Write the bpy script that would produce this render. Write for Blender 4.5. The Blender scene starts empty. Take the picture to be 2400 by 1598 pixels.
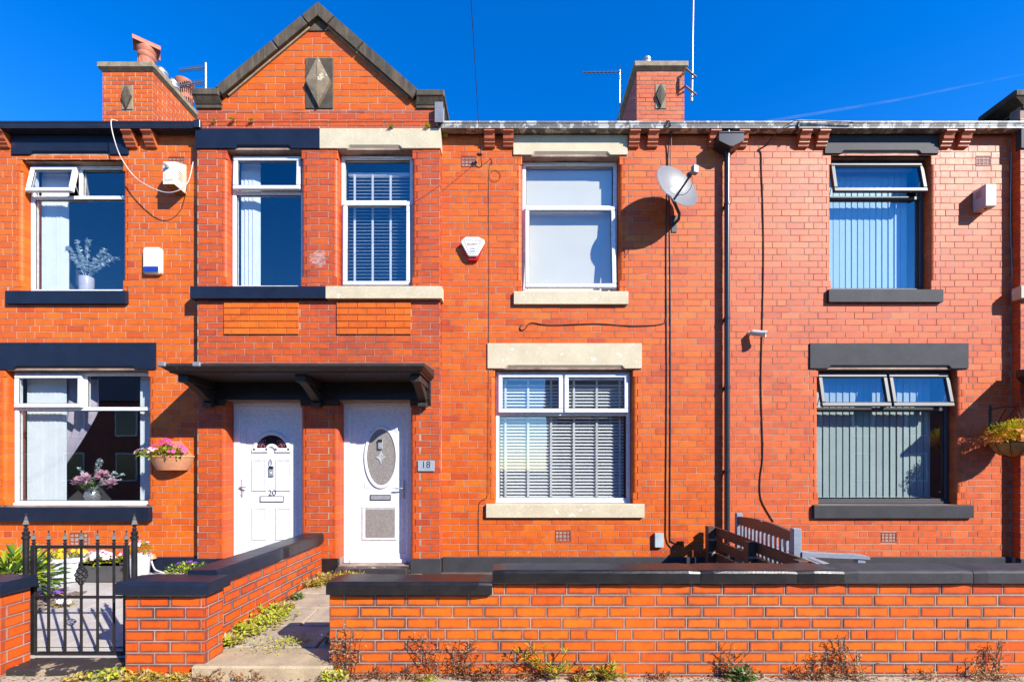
import bpy, math, random
from mathutils import Vector, Matrix
random.seed(7)
R = math.radians
SC = bpy.context.scene
COL = SC.collection

# ------------------------------------------------------------------ camera, sky, sun, exposure
F = 1066.7          # focal length in photograph pixels (16 mm lens, 2400 px wide)
ZC = 1.58           # eye height
cd = bpy.data.cameras.new('camera'); cam = bpy.data.objects.new('camera', cd); COL.objects.link(cam)
cd.sensor_width = 36; cd.lens = 16.0; cd.shift_y = 296.0 / 2400.0
cd.clip_start = 0.05; cd.clip_end = 9000
cam.location = (0, 0, ZC); cam.rotation_euler = (R(90), 0, 0)
SC.camera = cam

SUN = Vector((1.12, -1.0, 0.97)).normalized()       # towards the sun
W = bpy.data.worlds.new('World'); SC.world = W; W.use_nodes = True
wn = W.node_tree; wn.nodes.clear()
sky = wn.nodes.new('ShaderNodeTexSky'); sky.sky_type = 'NISHITA'; sky.sun_disc = False
sky.sun_elevation = math.asin(SUN.z); sky.sun_rotation = math.atan2(SUN.x, SUN.y)
sky.altitude = 300; sky.air_density = 1.0; sky.dust_density = 0.0; sky.ozone_density = 4.0
hs = wn.nodes.new('ShaderNodeHueSaturation'); hs.inputs['Hue'].default_value = 0.513
hs.inputs['Saturation'].default_value = 1.36; hs.inputs['Value'].default_value = 1.12
bg = wn.nodes.new('ShaderNodeBackground'); bg.inputs['Strength'].default_value = 0.15
wo = wn.nodes.new('ShaderNodeOutputWorld')
wn.links.new(sky.outputs[0], hs.inputs['Color']); wn.links.new(hs.outputs[0], bg.inputs['Color'])
wn.links.new(bg.outputs[0], wo.inputs['Surface'])
sd = bpy.data.lights.new('sun', 'SUN'); sd.energy = 5.0; sd.angle = R(0.5); sd.color = (1.0, 0.95, 0.86)
so = bpy.data.objects.new('sun', sd); COL.objects.link(so)
so.rotation_euler = (-SUN).to_track_quat('-Z', 'Y').to_euler(); so.location = SUN * 30
vs = SC.view_settings; vs.view_transform = 'Standard'; vs.look = 'None'; vs.exposure = 0.87; vs.gamma = 1.0
SC.render.use_simplify = False
try:
    SC.cycles.max_bounces = 8; SC.cycles.transparent_max_bounces = 16
    SC.cycles.caustics_reflective = False; SC.cycles.caustics_refractive = False
except Exception: pass

# ------------------------------------------------------------------ measures
YF = 5.875          # main house fronts
YB = 5.765          # gabled bay
YW = 3.435          # front garden wall
def X(px, Y=YF): return (px - 1200.0) / F * Y
def Z(py, Y=YF): return ZC + (1095.0 - py) / F * Y
def P(px, py, Y): return Vector((X(px, Y), Y, Z(py, Y)))

# ------------------------------------------------------------------ mesh helpers
WL = {}
def wloc(o): return WL.get(o.name, Vector((0, 0, 0))) if o else Vector((0, 0, 0))
def link(o, parent=None, loc=None):
    COL.objects.link(o)
    if parent is not None: o.parent = parent
    if loc is not None:
        o.location = Vector(loc) - wloc(parent); WL[o.name] = Vector(loc)
    return o
def tag(o, label=None, cat=None, group=None, kind=None):
    if label: o['label'] = label
    if cat: o['category'] = cat
    if group: o['group'] = group
    if kind: o['kind'] = kind
    return o
def thing(name, label, cat, loc=(0, 0, 0), group=None):
    o = bpy.data.objects.new(name, None); o.empty_display_size = 0.1
    link(o, None, loc); return tag(o, label, cat, group)

class MB:
    def __init__(s): s.v = []; s.f = []; s.uv = []; s.tone = []; s.m = []; s.cur = 0; s.has_uv = False
    def add(s, vs, fs, uvs=None, tone=0.0):
        n = len(s.v); s.v += [tuple(p) for p in vs]
        for i, f in enumerate(fs):
            s.f.append(tuple(n + k for k in f)); s.tone.append(tone); s.m.append(s.cur)
            if uvs: s.uv.append(uvs[i]); s.has_uv = True
            else: s.uv.append([(0.5, 0.5)] * len(f))
        return s
    def box(s, x0, x1, y0, y1, z0, z1, M=None):
        vs = [Vector(p) for p in ((x0,y0,z0),(x1,y0,z0),(x1,y1,z0),(x0,y1,z0),(x0,y0,z1),(x1,y0,z1),(x1,y1,z1),(x0,y1,z1))]
        if M: vs = [M @ p for p in vs]
        return s.add(vs, [(0,3,2,1),(4,5,6,7),(0,1,5,4),(1,2,6,5),(2,3,7,6),(3,0,4,7)])
    def cbox(s, x0, x1, y0, y1, z0, z1, b=0.006, M=None):
        b = min(b, (x1-x0)*.45, (y1-y0)*.45, (z1-z0)*.45)
        cs = {}; vs = []
        for i, (x, sx) in enumerate(((x0, 1), (x1, -1))):
            for j, (y, sy) in enumerate(((y0, 1), (y1, -1))):
                for k, (z, sz) in enumerate(((z0, 1), (z1, -1))):
                    base = len(vs)
                    vs += [Vector((x, y+sy*b, z+sz*b)), Vector((x+sx*b, y, z+sz*b)), Vector((x+sx*b, y+sy*b, z))]
                    cs[i, j, k] = (base, base+1, base+2)
        fs = []
        fs.append((cs[0,0,0][0], cs[0,0,1][0], cs[0,1,1][0], cs[0,1,0][0]))
        fs.append((cs[1,0,0][0], cs[1,1,0][0], cs[1,1,1][0], cs[1,0,1][0]))
        fs.append((cs[0,0,0][1], cs[1,0,0][1], cs[1,0,1][1], cs[0,0,1][1]))
        fs.append((cs[0,1,0][1], cs[0,1,1][1], cs[1,1,1][1], cs[1,1,0][1]))
        fs.append((cs[0,0,0][2], cs[0,1,0][2], cs[1,1,0][2], cs[1,0,0][2]))
        fs.append((cs[0,0,1][2], cs[1,0,1][2], cs[1,1,1][2], cs[0,1,1][2]))
        for j in (0, 1):
            for k in (0, 1): a, c = cs[0,j,k], cs[1,j,k]; fs.append((a[1], c[1], c[2], a[2]) if (j+k) % 2 else (a[2], c[2], c[1], a[1]))
        for i in (0, 1):
            for k in (0, 1): a, c = cs[i,0,k], cs[i,1,k]; fs.append((a[2], c[2], c[0], a[0]) if (i+k) % 2 else (a[0], c[0], c[2], a[2]))
        for i in (0, 1):
            for j in (0, 1): a, c = cs[i,j,0], cs[i,j,1]; fs.append((a[0], c[0], c[1], a[1]) if (i+j) % 2 else (a[1], c[1], c[0], a[0]))
        for key, a in cs.items(): fs.append(a if sum(key) % 2 else a[::-1])
        if M: vs = [M @ p for p in vs]
        return s.add(vs, fs)
    def loft(s, rings, cap=True, closed=True):
        n = len(rings[0]); vs = [p for r in rings for p in r]; fs = []
        for i in range(len(rings)-1):
            for j in range(n if closed else n-1):
                k = (j+1) % n
                fs.append((i*n+j, i*n+k, (i+1)*n+k, (i+1)*n+j))
        if cap:
            fs.append(tuple(range(n))[::-1]); fs.append(tuple((len(rings)-1)*n+j for j in range(n)))
        return s.add(vs, fs)
    def prism(s, prof, axis, t0, t1):
        def pt(a, b, t):
            if axis == 'x': return (t, a, b)
            if axis == 'y': return (a, t, b)
            return (a, b, t)
        return s.loft([[pt(a, b, t0) for a, b in prof], [pt(a, b, t1) for a, b in prof]])
    def tube(s, pts, r, n=8, cap=True):
        pts = [Vector(p) for p in pts]; rs = r if isinstance(r, (list, tuple)) else [r]*len(pts)
        rings = []; up = None
        for i, p in enumerate(pts):
            a = pts[max(i-1, 0)]; b = pts[min(i+1, len(pts)-1)]
            d = (b - a)
            if d.length < 1e-9: d = Vector((0, 0, 1))
            d.normalize()
            if up is None:
                up = Vector((0, 0, 1)) if abs(d.z) < 0.9 else Vector((1, 0, 0))
            u = up - d * up.dot(d)
            if u.length < 1e-6: u = d.orthogonal()
            u.normalize(); w = d.cross(u); up = u
            rings.append([p + (u*math.cos(t) + w*math.sin(t))*rs[i] for t in [2*math.pi*k/n for k in range(n)]])
        return s.loft(rings, cap)
    def lathe(s, prof, c=(0, 0, 0), n=24, sx=1, sy=1, cap=True, M=None):
        rings = []
        for r, z in prof:
            ring = [Vector((c[0]+r*sx*math.cos(2*math.pi*k/n), c[1]+r*sy*math.sin(2*math.pi*k/n), c[2]+z)) for k in range(n)]
            if M: ring = [M @ p for p in ring]
            rings.append(ring)
        return s.loft(rings, cap)
    def ball(s, c, r, n=10, m=6, sx=1, sy=1, sz=1):
        prof = [(max(1e-4, math.sin(math.pi*i/m))*r, -math.cos(math.pi*i/m)*r*sz) for i in range(m+1)]
        return s.lathe(prof, c, n, sx, sy)
    def poly(s, pts): return s.add(pts, [tuple(range(len(pts)))])
    def build(s, name, mat, parent=None, loc=None, smooth=False, angle=0.7):
        base = Vector(loc) if loc is not None else wloc(parent)
        me = bpy.data.meshes.new(name)
        me.from_pydata([(p[0]-base.x, p[1]-base.y, p[2]-base.z) for p in s.v], [], s.f)
        for mm in (mat if isinstance(mat, (list, tuple)) else [mat]): me.materials.append(mm)
        if isinstance(mat, (list, tuple)): me.polygons.foreach_set('material_index', s.m)
        if s.has_uv:
            ul = me.uv_layers.new(name='UVMap'); k = 0
            flat = [c for f in s.uv for uv in f for c in uv]
            ul.data.foreach_set('uv', flat)
        if any(s.tone):
            at = me.attributes.new('tone', 'FLOAT', 'FACE'); at.data.foreach_set('value', s.tone)
        if smooth:
            me.polygons.foreach_set('use_smooth', [True]*len(me.polygons))
            me.set_sharp_from_angle(angle=angle)
        me.update()
        o = bpy.data.objects.new(name, me)
        return link(o, parent, base)

def copy_obj(o, parent=None, loc=None, rot=None):
    c = o.copy(); COL.objects.link(c); c.parent = parent
    if loc is not None: c.location = Vector(loc) - wloc(parent); WL[c.name] = Vector(loc)
    if rot is not None: c.rotation_euler = rot
    return c

def curve_pts(ctrl, n=8):
    """Catmull-Rom through the control points"""
    c = [Vector(p) for p in ctrl]; out = []
    for i in range(len(c)-1):
        p0 = c[max(i-1, 0)]; p1 = c[i]; p2 = c[i+1]; p3 = c[min(i+2, len(c)-1)]
        for k in range(n):
            t = k/n
            out.append(0.5*((2*p1) + (p2-p0)*t + (2*p0-5*p1+4*p2-p3)*t*t + (3*p1-p0-3*p2+p3)*t**3))
    out.append(c[-1]); return out

# ------------------------------------------------------------------ materials
def new_mat(name):
    m = bpy.data.materials.new(name); m.use_nodes = True
    nt = m.node_tree; b = nt.nodes['Principled BSDF']
    return m, nt, b
def N(nt, typ, **kw):
    n = nt.nodes.new(typ)
    for k, v in kw.items():
        if hasattr(n, k): setattr(n, k, v)
        else: n.inputs[k].default_value = v
    return n
def noise(nt, scale, detail=4, rough=0.6, pos=None, stretch=None):
    n = N(nt, 'ShaderNodeTexNoise'); n.inputs['Scale'].default_value = scale
    n.inputs['Detail'].default_value = detail; n.inputs['Roughness'].default_value = rough
    if pos is None: pos = N(nt, 'ShaderNodeNewGeometry').outputs['Position']
    if stretch:
        mp = N(nt, 'ShaderNodeMapping'); mp.inputs['Scale'].default_value = stretch
        nt.links.new(pos, mp.inputs['Vector']); pos = mp.outputs[0]
    nt.links.new(pos, n.inputs['Vector']); return n
def ramp(nt, src, stops):
    r = N(nt, 'ShaderNodeValToRGB'); nt.links.new(src, r.inputs[0])
    e = r.color_ramp.elements
    while len(e) < len(stops): e.new(0.5)
    for k, (p, c) in enumerate(stops):
        e[k].position = p; e[k].color = (c[0], c[1], c[2], 1) if not isinstance(c, (int, float)) else (c, c, c, 1)
    return r
def mix(nt, fac, a, b, mode='MIX'):
    n = N(nt, 'ShaderNodeMix', data_type='RGBA', blend_type=mode)
    if isinstance(fac, (int, float)): n.inputs[0].default_value = fac
    else: nt.links.new(fac, n.inputs[0])
    for sock, v in ((n.inputs[6], a), (n.inputs[7], b)):
        if isinstance(v, (tuple, list)): sock.default_value = (*v[:3], 1)
        else: nt.links.new(v, sock)
    return n.outputs[2]
def math_(nt, op, a, b=None, clamp=False):
    n = N(nt, 'ShaderNodeMath', operation=op, use_clamp=clamp)
    for s, v in ((n.inputs[0], a), (n.inputs[1], b)):
        if v is None: continue
        if isinstance(v, (int, float)): s.default_value = v
        else: nt.links.new(v, s)
    return n.outputs[0]
def bump(nt, b, h, strength=0.3, dist=0.005):
    n = N(nt, 'ShaderNodeBump'); n.inputs['Strength'].default_value = strength; n.inputs['Distance'].default_value = dist
    nt.links.new(h, n.inputs['Height']); nt.links.new(n.outputs[0], b.inputs['Normal'])

def plain(name, c, c2=None, rough=0.6, scale=8, fine=60, bmp=0.15, chips=None, chip_at=0.68, chip_scale=14, spec=0.5, metal=0, stretch=None, streak=None):
    m, nt, b = new_mat(name)
    n1 = noise(nt, scale, 5, 0.65, stretch=stretch); n2 = noise(nt, fine, 3, 0.6, stretch=stretch)
    c2 = c2 or tuple(x*0.72 for x in c)
    f = ramp(nt, n1.outputs[0], [(0.32, 0.0), (0.68, 1.0)])
    col = mix(nt, f.outputs[0], c, c2)
    g = ramp(nt, n2.outputs[0], [(0.25, 0.82), (0.75, 1.12)])
    col = mix(nt, 1.0, col, g.outputs[0], 'MULTIPLY')
    if streak:
        ns = noise(nt, 3, 4, 0.7, stretch=(6, 6, 0.5))
        fs = ramp(nt, ns.outputs[0], [(0.5, 0.0), (0.8, 1.0)])
        col = mix(nt, math_(nt, 'MULTIPLY', fs.outputs[0], 0.6), col, streak)
    if chips:
        nc = noise(nt, chip_scale, 6, 0.7); fc = ramp(nt, nc.outputs[0], [(chip_at, 0.0), (chip_at+0.025, 1.0)])
        col = mix(nt, fc.outputs[0], col, chips)
    nt.links.new(col, b.inputs['Base Color'])
    b.inputs['Roughness'].default_value = rough; b.inputs['Metallic'].default_value = metal
    b.inputs['Specular IOR Level'].default_value = spec
    if bmp:
        h = math_(nt, 'ADD', n1.outputs[0], math_(nt, 'MULTIPLY', n2.outputs[0], 0.5))
        bump(nt, b, h, bmp, 0.006)
    return m

def brick_mat(name, stops, edge=0.0, rough=0.46, spec=0.28, soot=0.25, edge_col=(0.055, 0.03, 0.035), bloom=0.0):
    m, nt, b = new_mat(name)
    ao = N(nt, 'ShaderNodeAttribute', attribute_type='OBJECT', attribute_name='tone')
    ag = N(nt, 'ShaderNodeAttribute', attribute_type='GEOMETRY', attribute_name='tone')
    t = math_(nt, 'ADD', ao.outputs['Fac'], ag.outputs['Fac'])
    col = ramp(nt, t, stops).outputs[0]
    n1 = noise(nt, 9, 5, 0.7); n2 = noise(nt, 90, 4, 0.7); n3 = noise(nt, 0.9, 4, 0.6)
    g = ramp(nt, n1.outputs[0], [(0.3, 0.86), (0.7, 1.12)]); col = mix(nt, 1.0, col, g.outputs[0], 'MULTIPLY')
    g = ramp(nt, n2.outputs[0], [(0.28, 0.88), (0.72, 1.10)]); col = mix(nt, 1.0, col, g.outputs[0], 'MULTIPLY')
    # old soot, in patches of its own
    f = ramp(nt, n3.outputs[0], [(0.52, 0.0), (0.78, 1.0)])
    col = mix(nt, math_(nt, 'MULTIPLY', f.outputs[0], soot), col, (0.12, 0.045, 0.045))
    # dark specks and pale scuffs
    n4 = noise(nt, 46, 2, 0.5); f4 = ramp(nt, n4.outputs[0], [(0.74, 0.0), (0.78, 1.0)])
    col = mix(nt, math_(nt, 'MULTIPLY', f4.outputs[0], 0.5), col, (0.05, 0.02, 0.02))
    n5 = noise(nt, 17, 3, 0.6); f5 = ramp(nt, n5.outputs[0], [(0.70, 0.0), (0.80, 1.0)])
    col = mix(nt, math_(nt, 'MULTIPLY', f5.outputs[0], 0.25), col, (0.55, 0.33, 0.26))
    # burnt arrises
    uv = N(nt, 'ShaderNodeUVMap'); sp = N(nt, 'ShaderNodeSeparateXYZ'); nt.links.new(uv.outputs[0], sp.inputs[0])
    u, v = sp.outputs[0], sp.outputs[1]
    du = math_(nt, 'MULTIPLY', math_(nt, 'MINIMUM', u, math_(nt, 'SUBTRACT', 1.0, u)), 2.9)
    dv = math_(nt, 'MINIMUM', v, math_(nt, 'SUBTRACT', 1.0, v))
    d = math_(nt, 'MINIMUM', du, dv)
    d = math_(nt, 'ADD', d, math_(nt, 'MULTIPLY', math_(nt, 'SUBTRACT', n1.outputs[0], 0.5), 0.22))
    e = ramp(nt, d, [(0.06, 1.0), (0.27, 0.0)])
    ne = noise(nt, 1.7, 2, 0.5); fe = ramp(nt, ne.outputs[0], [(0.3, 0.35), (0.65, 1.0)])
    col = mix(nt, math_(nt, 'MULTIPLY', math_(nt, 'MULTIPLY', e.outputs[0], edge), fe.outputs[0]), col, edge_col)
    nt.links.new(col, b.inputs['Base Color'])
    rr = ramp(nt, n1.outputs[0], [(0.2, max(rough-0.06, 0.05)), (0.8, rough+0.1)]); nt.links.new(rr.outputs[0], b.inputs['Roughness'])
    b.inputs['Specular IOR Level'].default_value = spec
    h = math_(nt, 'ADD', math_(nt, 'MULTIPLY', n1.outputs[0], 1.0), math_(nt, 'MULTIPLY', n2.outputs[0], 0.6))
    bump(nt, b, h, 0.22, 0.004)
    return m

def glass_mat(name, ior=1.9, tint=(0.965, 0.985, 0.99), wave=0.0):
    m = bpy.data.materials.new(name); m.use_nodes = True; nt = m.node_tree; nt.nodes.clear()
    o = N(nt, 'ShaderNodeOutputMaterial'); tr = N(nt, 'ShaderNodeBsdfTransparent'); gl = N(nt, 'ShaderNodeBsdfGlossy')
    tr.inputs[0].default_value = (*tint, 1); gl.inputs['Roughness'].default_value = 0.015
    lw = N(nt, 'ShaderNodeLayerWeight'); lw.inputs[0].default_value = 0.5
    p5 = math_(nt, 'POWER', lw.outputs['Facing'], 5.0); r0 = ((ior-1)/(ior+1))**2
    fr = math_(nt, 'ADD', math_(nt, 'MULTIPLY', p5, 1-r0), r0, True)
    mx = N(nt, 'ShaderNodeMixShader')
    n = noise(nt, 1.6, 2, 0.4); bp = N(nt, 'ShaderNodeBump'); bp.inputs['Strength'].default_value = 0.04; bp.inputs['Distance'].default_value = 0.02
    nt.links.new(n.outputs[0], bp.inputs['Height']); nt.links.new(bp.outputs[0], gl.inputs['Normal'])
    nt.links.new(fr, mx.inputs[0]); nt.links.new(tr.outputs[0], mx.inputs[1]); nt.links.new(gl.outputs[0], mx.inputs[2])
    nt.links.new(mx.outputs[0], o.inputs[0]); return m

def leaf_mat(name, c, c2, rough=0.5, trans=0.25):
    m, nt, b = new_mat(name)
    n1 = noise(nt, 14, 3, 0.6); f = ramp(nt, n1.outputs[0], [(0.35, 0.0), (0.65, 1.0)])
    col = mix(nt, f.outputs[0], c, c2); nt.links.new(col, b.inputs['Base Color'])
    b.inputs['Roughness'].default_value = rough
    t = N(nt, 'ShaderNodeBsdfTranslucent'); nt.links.new(col, t.inputs[0])
    mx = N(nt, 'ShaderNodeMixShader'); mx.inputs[0].default_value = trans
    out = nt.nodes['Material Output']
    nt.links.new(b.outputs[0], mx.inputs[1]); nt.links.new(t.outputs[0], mx.inputs[2]); nt.links.new(mx.outputs[0], out.inputs[0])
    return m

M = {}
OR = [(0.0, (0.36, 0.044, 0.016)), (0.25, (0.49, 0.072, 0.010)), (0.6, (0.57, 0.098, 0.008)), (1.0, (0.63, 0.140, 0.010))]
SAL = [(0.0, (0.40, 0.062, 0.022)), (0.3, (0.50, 0.086, 0.024)), (0.7, (0.57, 0.106, 0.024)), (1.0, (0.62, 0.145, 0.040))]
M['brick'] = brick_mat('orange brick', OR, edge=0.18, soot=0.12)
M['brick_red'] = brick_mat('red bay brick', [(0.0, (0.36, 0.052, 0.022)), (0.3, (0.46, 0.070, 0.018)), (0.75, (0.56, 0.092, 0.010)), (1.0, (0.62, 0.125, 0.010))], edge=0.35, soot=0.5)
M['brick_salmon'] = brick_mat('salmon brick', SAL, edge=0.12, soot=0.18)
M['brick_wall'] = brick_mat('garden wall brick', [(0.0, (0.42, 0.055, 0.014)), (0.4, (0.58, 0.098, 0.007)), (1.0, (0.65, 0.145, 0.008))], edge=1.0, soot=0.12, edge_col=(0.05, 0.03, 0.04))
M['brick_pier'] = brick_mat('pier brick', [(0.0, (0.42, 0.052, 0.012)), (0.4, (0.55, 0.075, 0.007)), (1.0, (0.62, 0.105, 0.008))], edge=1.0, soot=0.3, edge_col=(0.045, 0.03, 0.04))
M['mortar'] = plain('lime mortar', (0.44, 0.32, 0.24), (0.17, 0.10, 0.085), 0.9, 3.5, 90, 0.3)
M['mortar_pale'] = plain('pale mortar', (0.42, 0.33, 0.26), (0.20, 0.145, 0.12), 0.9, 3, 90, 0.3)
M['mortar_dark'] = plain('sooty mortar', (0.17, 0.12, 0.11), (0.34, 0.28, 0.24), 0.9, 3.5, 90, 0.3)
M['navy'] = plain('navy masonry paint', (0.008, 0.012, 0.026), (0.012, 0.018, 0.036), 0.40, 5, 70, 0.14, chips=(0.5, 0.48, 0.46), chip_at=0.72, chip_scale=24, spec=0.3)
M['black'] = plain('black masonry paint', (0.008, 0.007, 0.008), (0.018, 0.016, 0.017), 0.36, 7, 60, 0.35, chips=(0.13, 0.12, 0.12), chip_at=0.69, chip_scale=18, spec=0.4)
M['grey'] = plain('grey masonry paint', (0.050, 0.049, 0.053), (0.036, 0.035, 0.039), 0.62, 5, 60, 0.2, chips=(0.55, 0.50, 0.40), chip_at=0.76, chip_scale=20, spec=0.2)
M['cream'] = plain('cream masonry paint', (0.58, 0.50, 0.34), (0.50, 0.42, 0.275), 0.7, 5, 70, 0.2, chips=(0.74, 0.71, 0.63), chip_at=0.63, chip_scale=16)
M['stone'] = plain('weathered sandstone', (0.095, 0.068, 0.040), (0.034, 0.026, 0.020), 0.85, 5, 60, 0.5, streak=(0.21, 0.155, 0.09))
M['stone_pale'] = plain('pale sandstone', (0.33, 0.26, 0.16), (0.17, 0.13, 0.085), 0.85, 9, 60, 0.5)
M['flag'] = plain('path flagstone', (0.42, 0.34, 0.25), (0.27, 0.215, 0.16), 0.8, 5, 70, 0.6, streak=(0.42, 0.33, 0.20))
M['step_stone'] = plain('sandstone step', (0.46, 0.36, 0.22), (0.32, 0.24, 0.15), 0.85, 6, 60, 0.5, chips=(0.10, 0.08, 0.06), chip_at=0.70, chip_scale=9)
M['black_step'] = plain('worn black painted step', (0.020, 0.018, 0.018), (0.045, 0.035, 0.03), 0.55, 6, 50, 0.5, chips=(0.36, 0.27, 0.17), chip_at=0.56, chip_scale=6)
M['concrete'] = plain('garden paving', (0.46, 0.43, 0.40), (0.37, 0.34, 0.31), 0.85, 4, 60, 0.3, streak=(0.42, 0.27, 0.13))
M['pavement'] = plain('worn tarmac pavement', (0.50, 0.41, 0.28), (0.36, 0.29, 0.20), 0.9, 6, 120, 0.8)
M['road'] = plain('asphalt', (0.05, 0.05, 0.052), (0.035, 0.035, 0.036), 0.9, 4, 120, 0.5)
M['soil'] = plain('soil and gravel', (0.12, 0.09, 0.065), (0.07, 0.055, 0.04), 0.95, 9, 90, 0.8)
M['slate_chip'] = plain('slate chippings', (0.13, 0.10, 0.095), (0.22, 0.16, 0.13), 0.7, 20, 90, 0.5)
M['slate'] = plain('roof slate', (0.055, 0.058, 0.068), (0.04, 0.042, 0.05), 0.55, 4, 40, 0.3)
M['upvc'] = plain('white plastic frame', (0.74, 0.74, 0.75), (0.70, 0.70, 0.71), 0.30, 3, 30, 0.0)
M['upvc_dark'] = plain('anthracite frame', (0.050, 0.051, 0.057), (0.042, 0.043, 0.048), 0.48, 3, 60, 0.04)
M['rubber'] = plain('black gasket', (0.012, 0.012, 0.013), None, 0.6, 3, 30, 0)
M['navy_pvc'] = plain('dark gutter paint', (0.014, 0.017, 0.03), (0.022, 0.026, 0.042), 0.25, 5, 50, 0.08, chips=(0.3, 0.3, 0.32), chip_at=0.76, chip_scale=12)
M['gutter'] = plain('peeling gutter paint', (0.10, 0.095, 0.09), (0.25, 0.24, 0.22), 0.6, 4, 60, 0.5, chips=(0.52, 0.52, 0.48), chip_at=0.52, chip_scale=9, stretch=(0.5, 1, 2))
M['soffit'] = plain('dark soffit board', (0.035, 0.030, 0.032), (0.02, 0.018, 0.02), 0.6, 5, 50, 0.2)
M['pipe'] = plain('dark plastic pipe', (0.030, 0.032, 0.040), (0.022, 0.024, 0.030), 0.30, 4, 40, 0.03)
M['terracotta'] = plain('terracotta', (0.50, 0.125, 0.040), (0.40, 0.085, 0.028), 0.5, 8, 60, 0.2)
M['pot'] = plain('chimney pot clay', (0.46, 0.155, 0.085), (0.36, 0.115, 0.065), 0.7, 8, 60, 0.2)
M['planter'] = plain('peach plastic planter', (0.60, 0.27, 0.14), (0.52, 0.22, 0.11), 0.5, 6, 40, 0.05)
M['airbrick'] = plain('airbrick clay', (0.30, 0.060, 0.022), (0.22, 0.042, 0.018), 0.6, 8, 60, 0.2)
M['dark'] = plain('dark void', (0.008, 0.007, 0.007), None, 0.9, 3, 30, 0)
M['iron'] = plain('black gloss iron', (0.010, 0.010, 0.012), (0.022, 0.020, 0.020), 0.42, 9, 60, 0.15, chips=(0.20, 0.10, 0.05), chip_at=0.72, chip_scale=20, spec=0.3)
M['canopy'] = plain('black weathered canopy', (0.016, 0.013, 0.011), (0.034, 0.027, 0.023), 0.55, 9, 40, 0.9, chips=(0.16, 0.13, 0.11), chip_at=0.64, chip_scale=12, stretch=(1, 3, 3))
M['lead'] = plain('lead flashing', (0.22, 0.23, 0.25), (0.15, 0.16, 0.18), 0.5, 8, 50, 0.3)
M['glass'] = glass_mat('window glass', 2.1)
M['glass_obs'] = plain('obscured glass', (0.30, 0.27, 0.24), (0.20, 0.18, 0.165), 0.16, 60, 30, 1.0)
M['glass_lead'] = plain('leaded fanlight glass', (0.016, 0.015, 0.018), (0.03, 0.02, 0.025), 0.08, 30, 60, 0.2)
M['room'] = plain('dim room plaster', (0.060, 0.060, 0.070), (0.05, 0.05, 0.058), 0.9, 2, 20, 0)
M['fabric'] = plain('white blind fabric', (0.80, 0.82, 0.82), (0.72, 0.75, 0.76), 0.85, 6, 120, 0.1)
M['fabric_cream'] = plain('cream roller blind', (0.84, 0.78, 0.62), (0.80, 0.73, 0.57), 0.85, 3, 120, 0.05)
M['fabric_sky_tint'] = plain('pale blind fabric with sky reflection tint', (0.44, 0.62, 0.72), (0.40, 0.57, 0.68), 0.8, 3, 120, 0.05)  # blue of the reflected sky is put into the blind's pale colour
M['fabric_grey'] = plain('grey green blind fabric', (0.42, 0.50, 0.48), (0.36, 0.44, 0.42), 0.8, 3, 120, 0.05)
M['curtain_grey'] = plain('grey satin curtain', (0.52, 0.46, 0.56), (0.44, 0.39, 0.48), 0.4, 4, 80, 0.1)
M['slat'] = plain('white blind slat', (0.80, 0.79, 0.76), (0.75, 0.74, 0.72), 0.4, 3, 60, 0)
M['tape'] = plain('blind tape', (0.82, 0.80, 0.76), None, 0.8, 3, 60, 0)
M['white_box'] = plain('white plastic', (0.68, 0.65, 0.56), (0.62, 0.58, 0.48), 0.4, 6, 50, 0.03)
M['cream_box'] = plain('yellowed plastic', (0.74, 0.69, 0.55), (0.66, 0.60, 0.46), 0.4, 6, 50, 0.03)
M['lilac_box'] = plain('grey white plastic', (0.50, 0.47, 0.47), (0.44, 0.41, 0.42), 0.5, 6, 50, 0.03)
M['blue_lens'] = plain('blue plastic lens', (0.02, 0.05, 0.34), None, 0.15, 5, 40, 0)
M['red_lens'] = plain('red plastic lens', (0.55, 0.008, 0.008), (0.42, 0.006, 0.006), 0.15, 5, 40, 0)
M['steel'] = plain('galvanised steel', (0.48, 0.48, 0.48), (0.38, 0.38, 0.38), 0.38, 20, 60, 0.05, metal=0.85)
M['alu'] = plain('dull aluminium', (0.55, 0.56, 0.58), (0.46, 0.47, 0.5), 0.4, 20, 60, 0.02, metal=0.6)
M['dish'] = plain('grey dish paint', (0.21, 0.205, 0.21), (0.18, 0.175, 0.18), 0.45, 6, 60, 0.02)
M['dish_dark'] = plain('dark grey plastic', (0.06, 0.063, 0.07), None, 0.4, 6, 60, 0)
M['cable'] = plain('black cable', (0.014, 0.012, 0.012), None, 0.5, 6, 60, 0)
M['cable_white'] = plain('white cable', (0.66, 0.63, 0.58), None, 0.5, 6, 60, 0)
M['ink'] = plain('black lettering', (0.02, 0.02, 0.024), None, 0.4, 6, 60, 0)
M['ink_faint'] = plain('grey lettering', (0.28, 0.26, 0.24), None, 0.5, 6, 60, 0)
M['ink_red'] = plain('red lettering', (0.55, 0.08, 0.04), None, 0.5, 6, 60, 0)
M['ink_blue'] = plain('blue lettering', (0.04, 0.16, 0.42), None, 0.5, 6, 60, 0)
M['plate'] = plain('house number plate', (0.26, 0.31, 0.37), (0.34, 0.38, 0.43), 0.25, 14, 60, 0.0)
M['wood'] = plain('brown stained timber', (0.115, 0.055, 0.030), (0.060, 0.030, 0.018), 0.6, 6, 40, 0.35, stretch=(3, 0.6, 3))
M['wood_cut'] = plain('raw timber end', (0.45, 0.32, 0.17), (0.36, 0.24, 0.12), 0.8, 12, 60, 0.2)
M['bench'] = plain('grey brown bench paint', (0.10, 0.075, 0.065), (0.08, 0.062, 0.055), 0.42, 5, 40, 0.1)
M['bench_pale'] = plain('weathered grey bench timber', (0.30, 0.33, 0.37), (0.22, 0.245, 0.28), 0.5, 8, 40, 0.15, stretch=(1, 1, 4))
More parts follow.
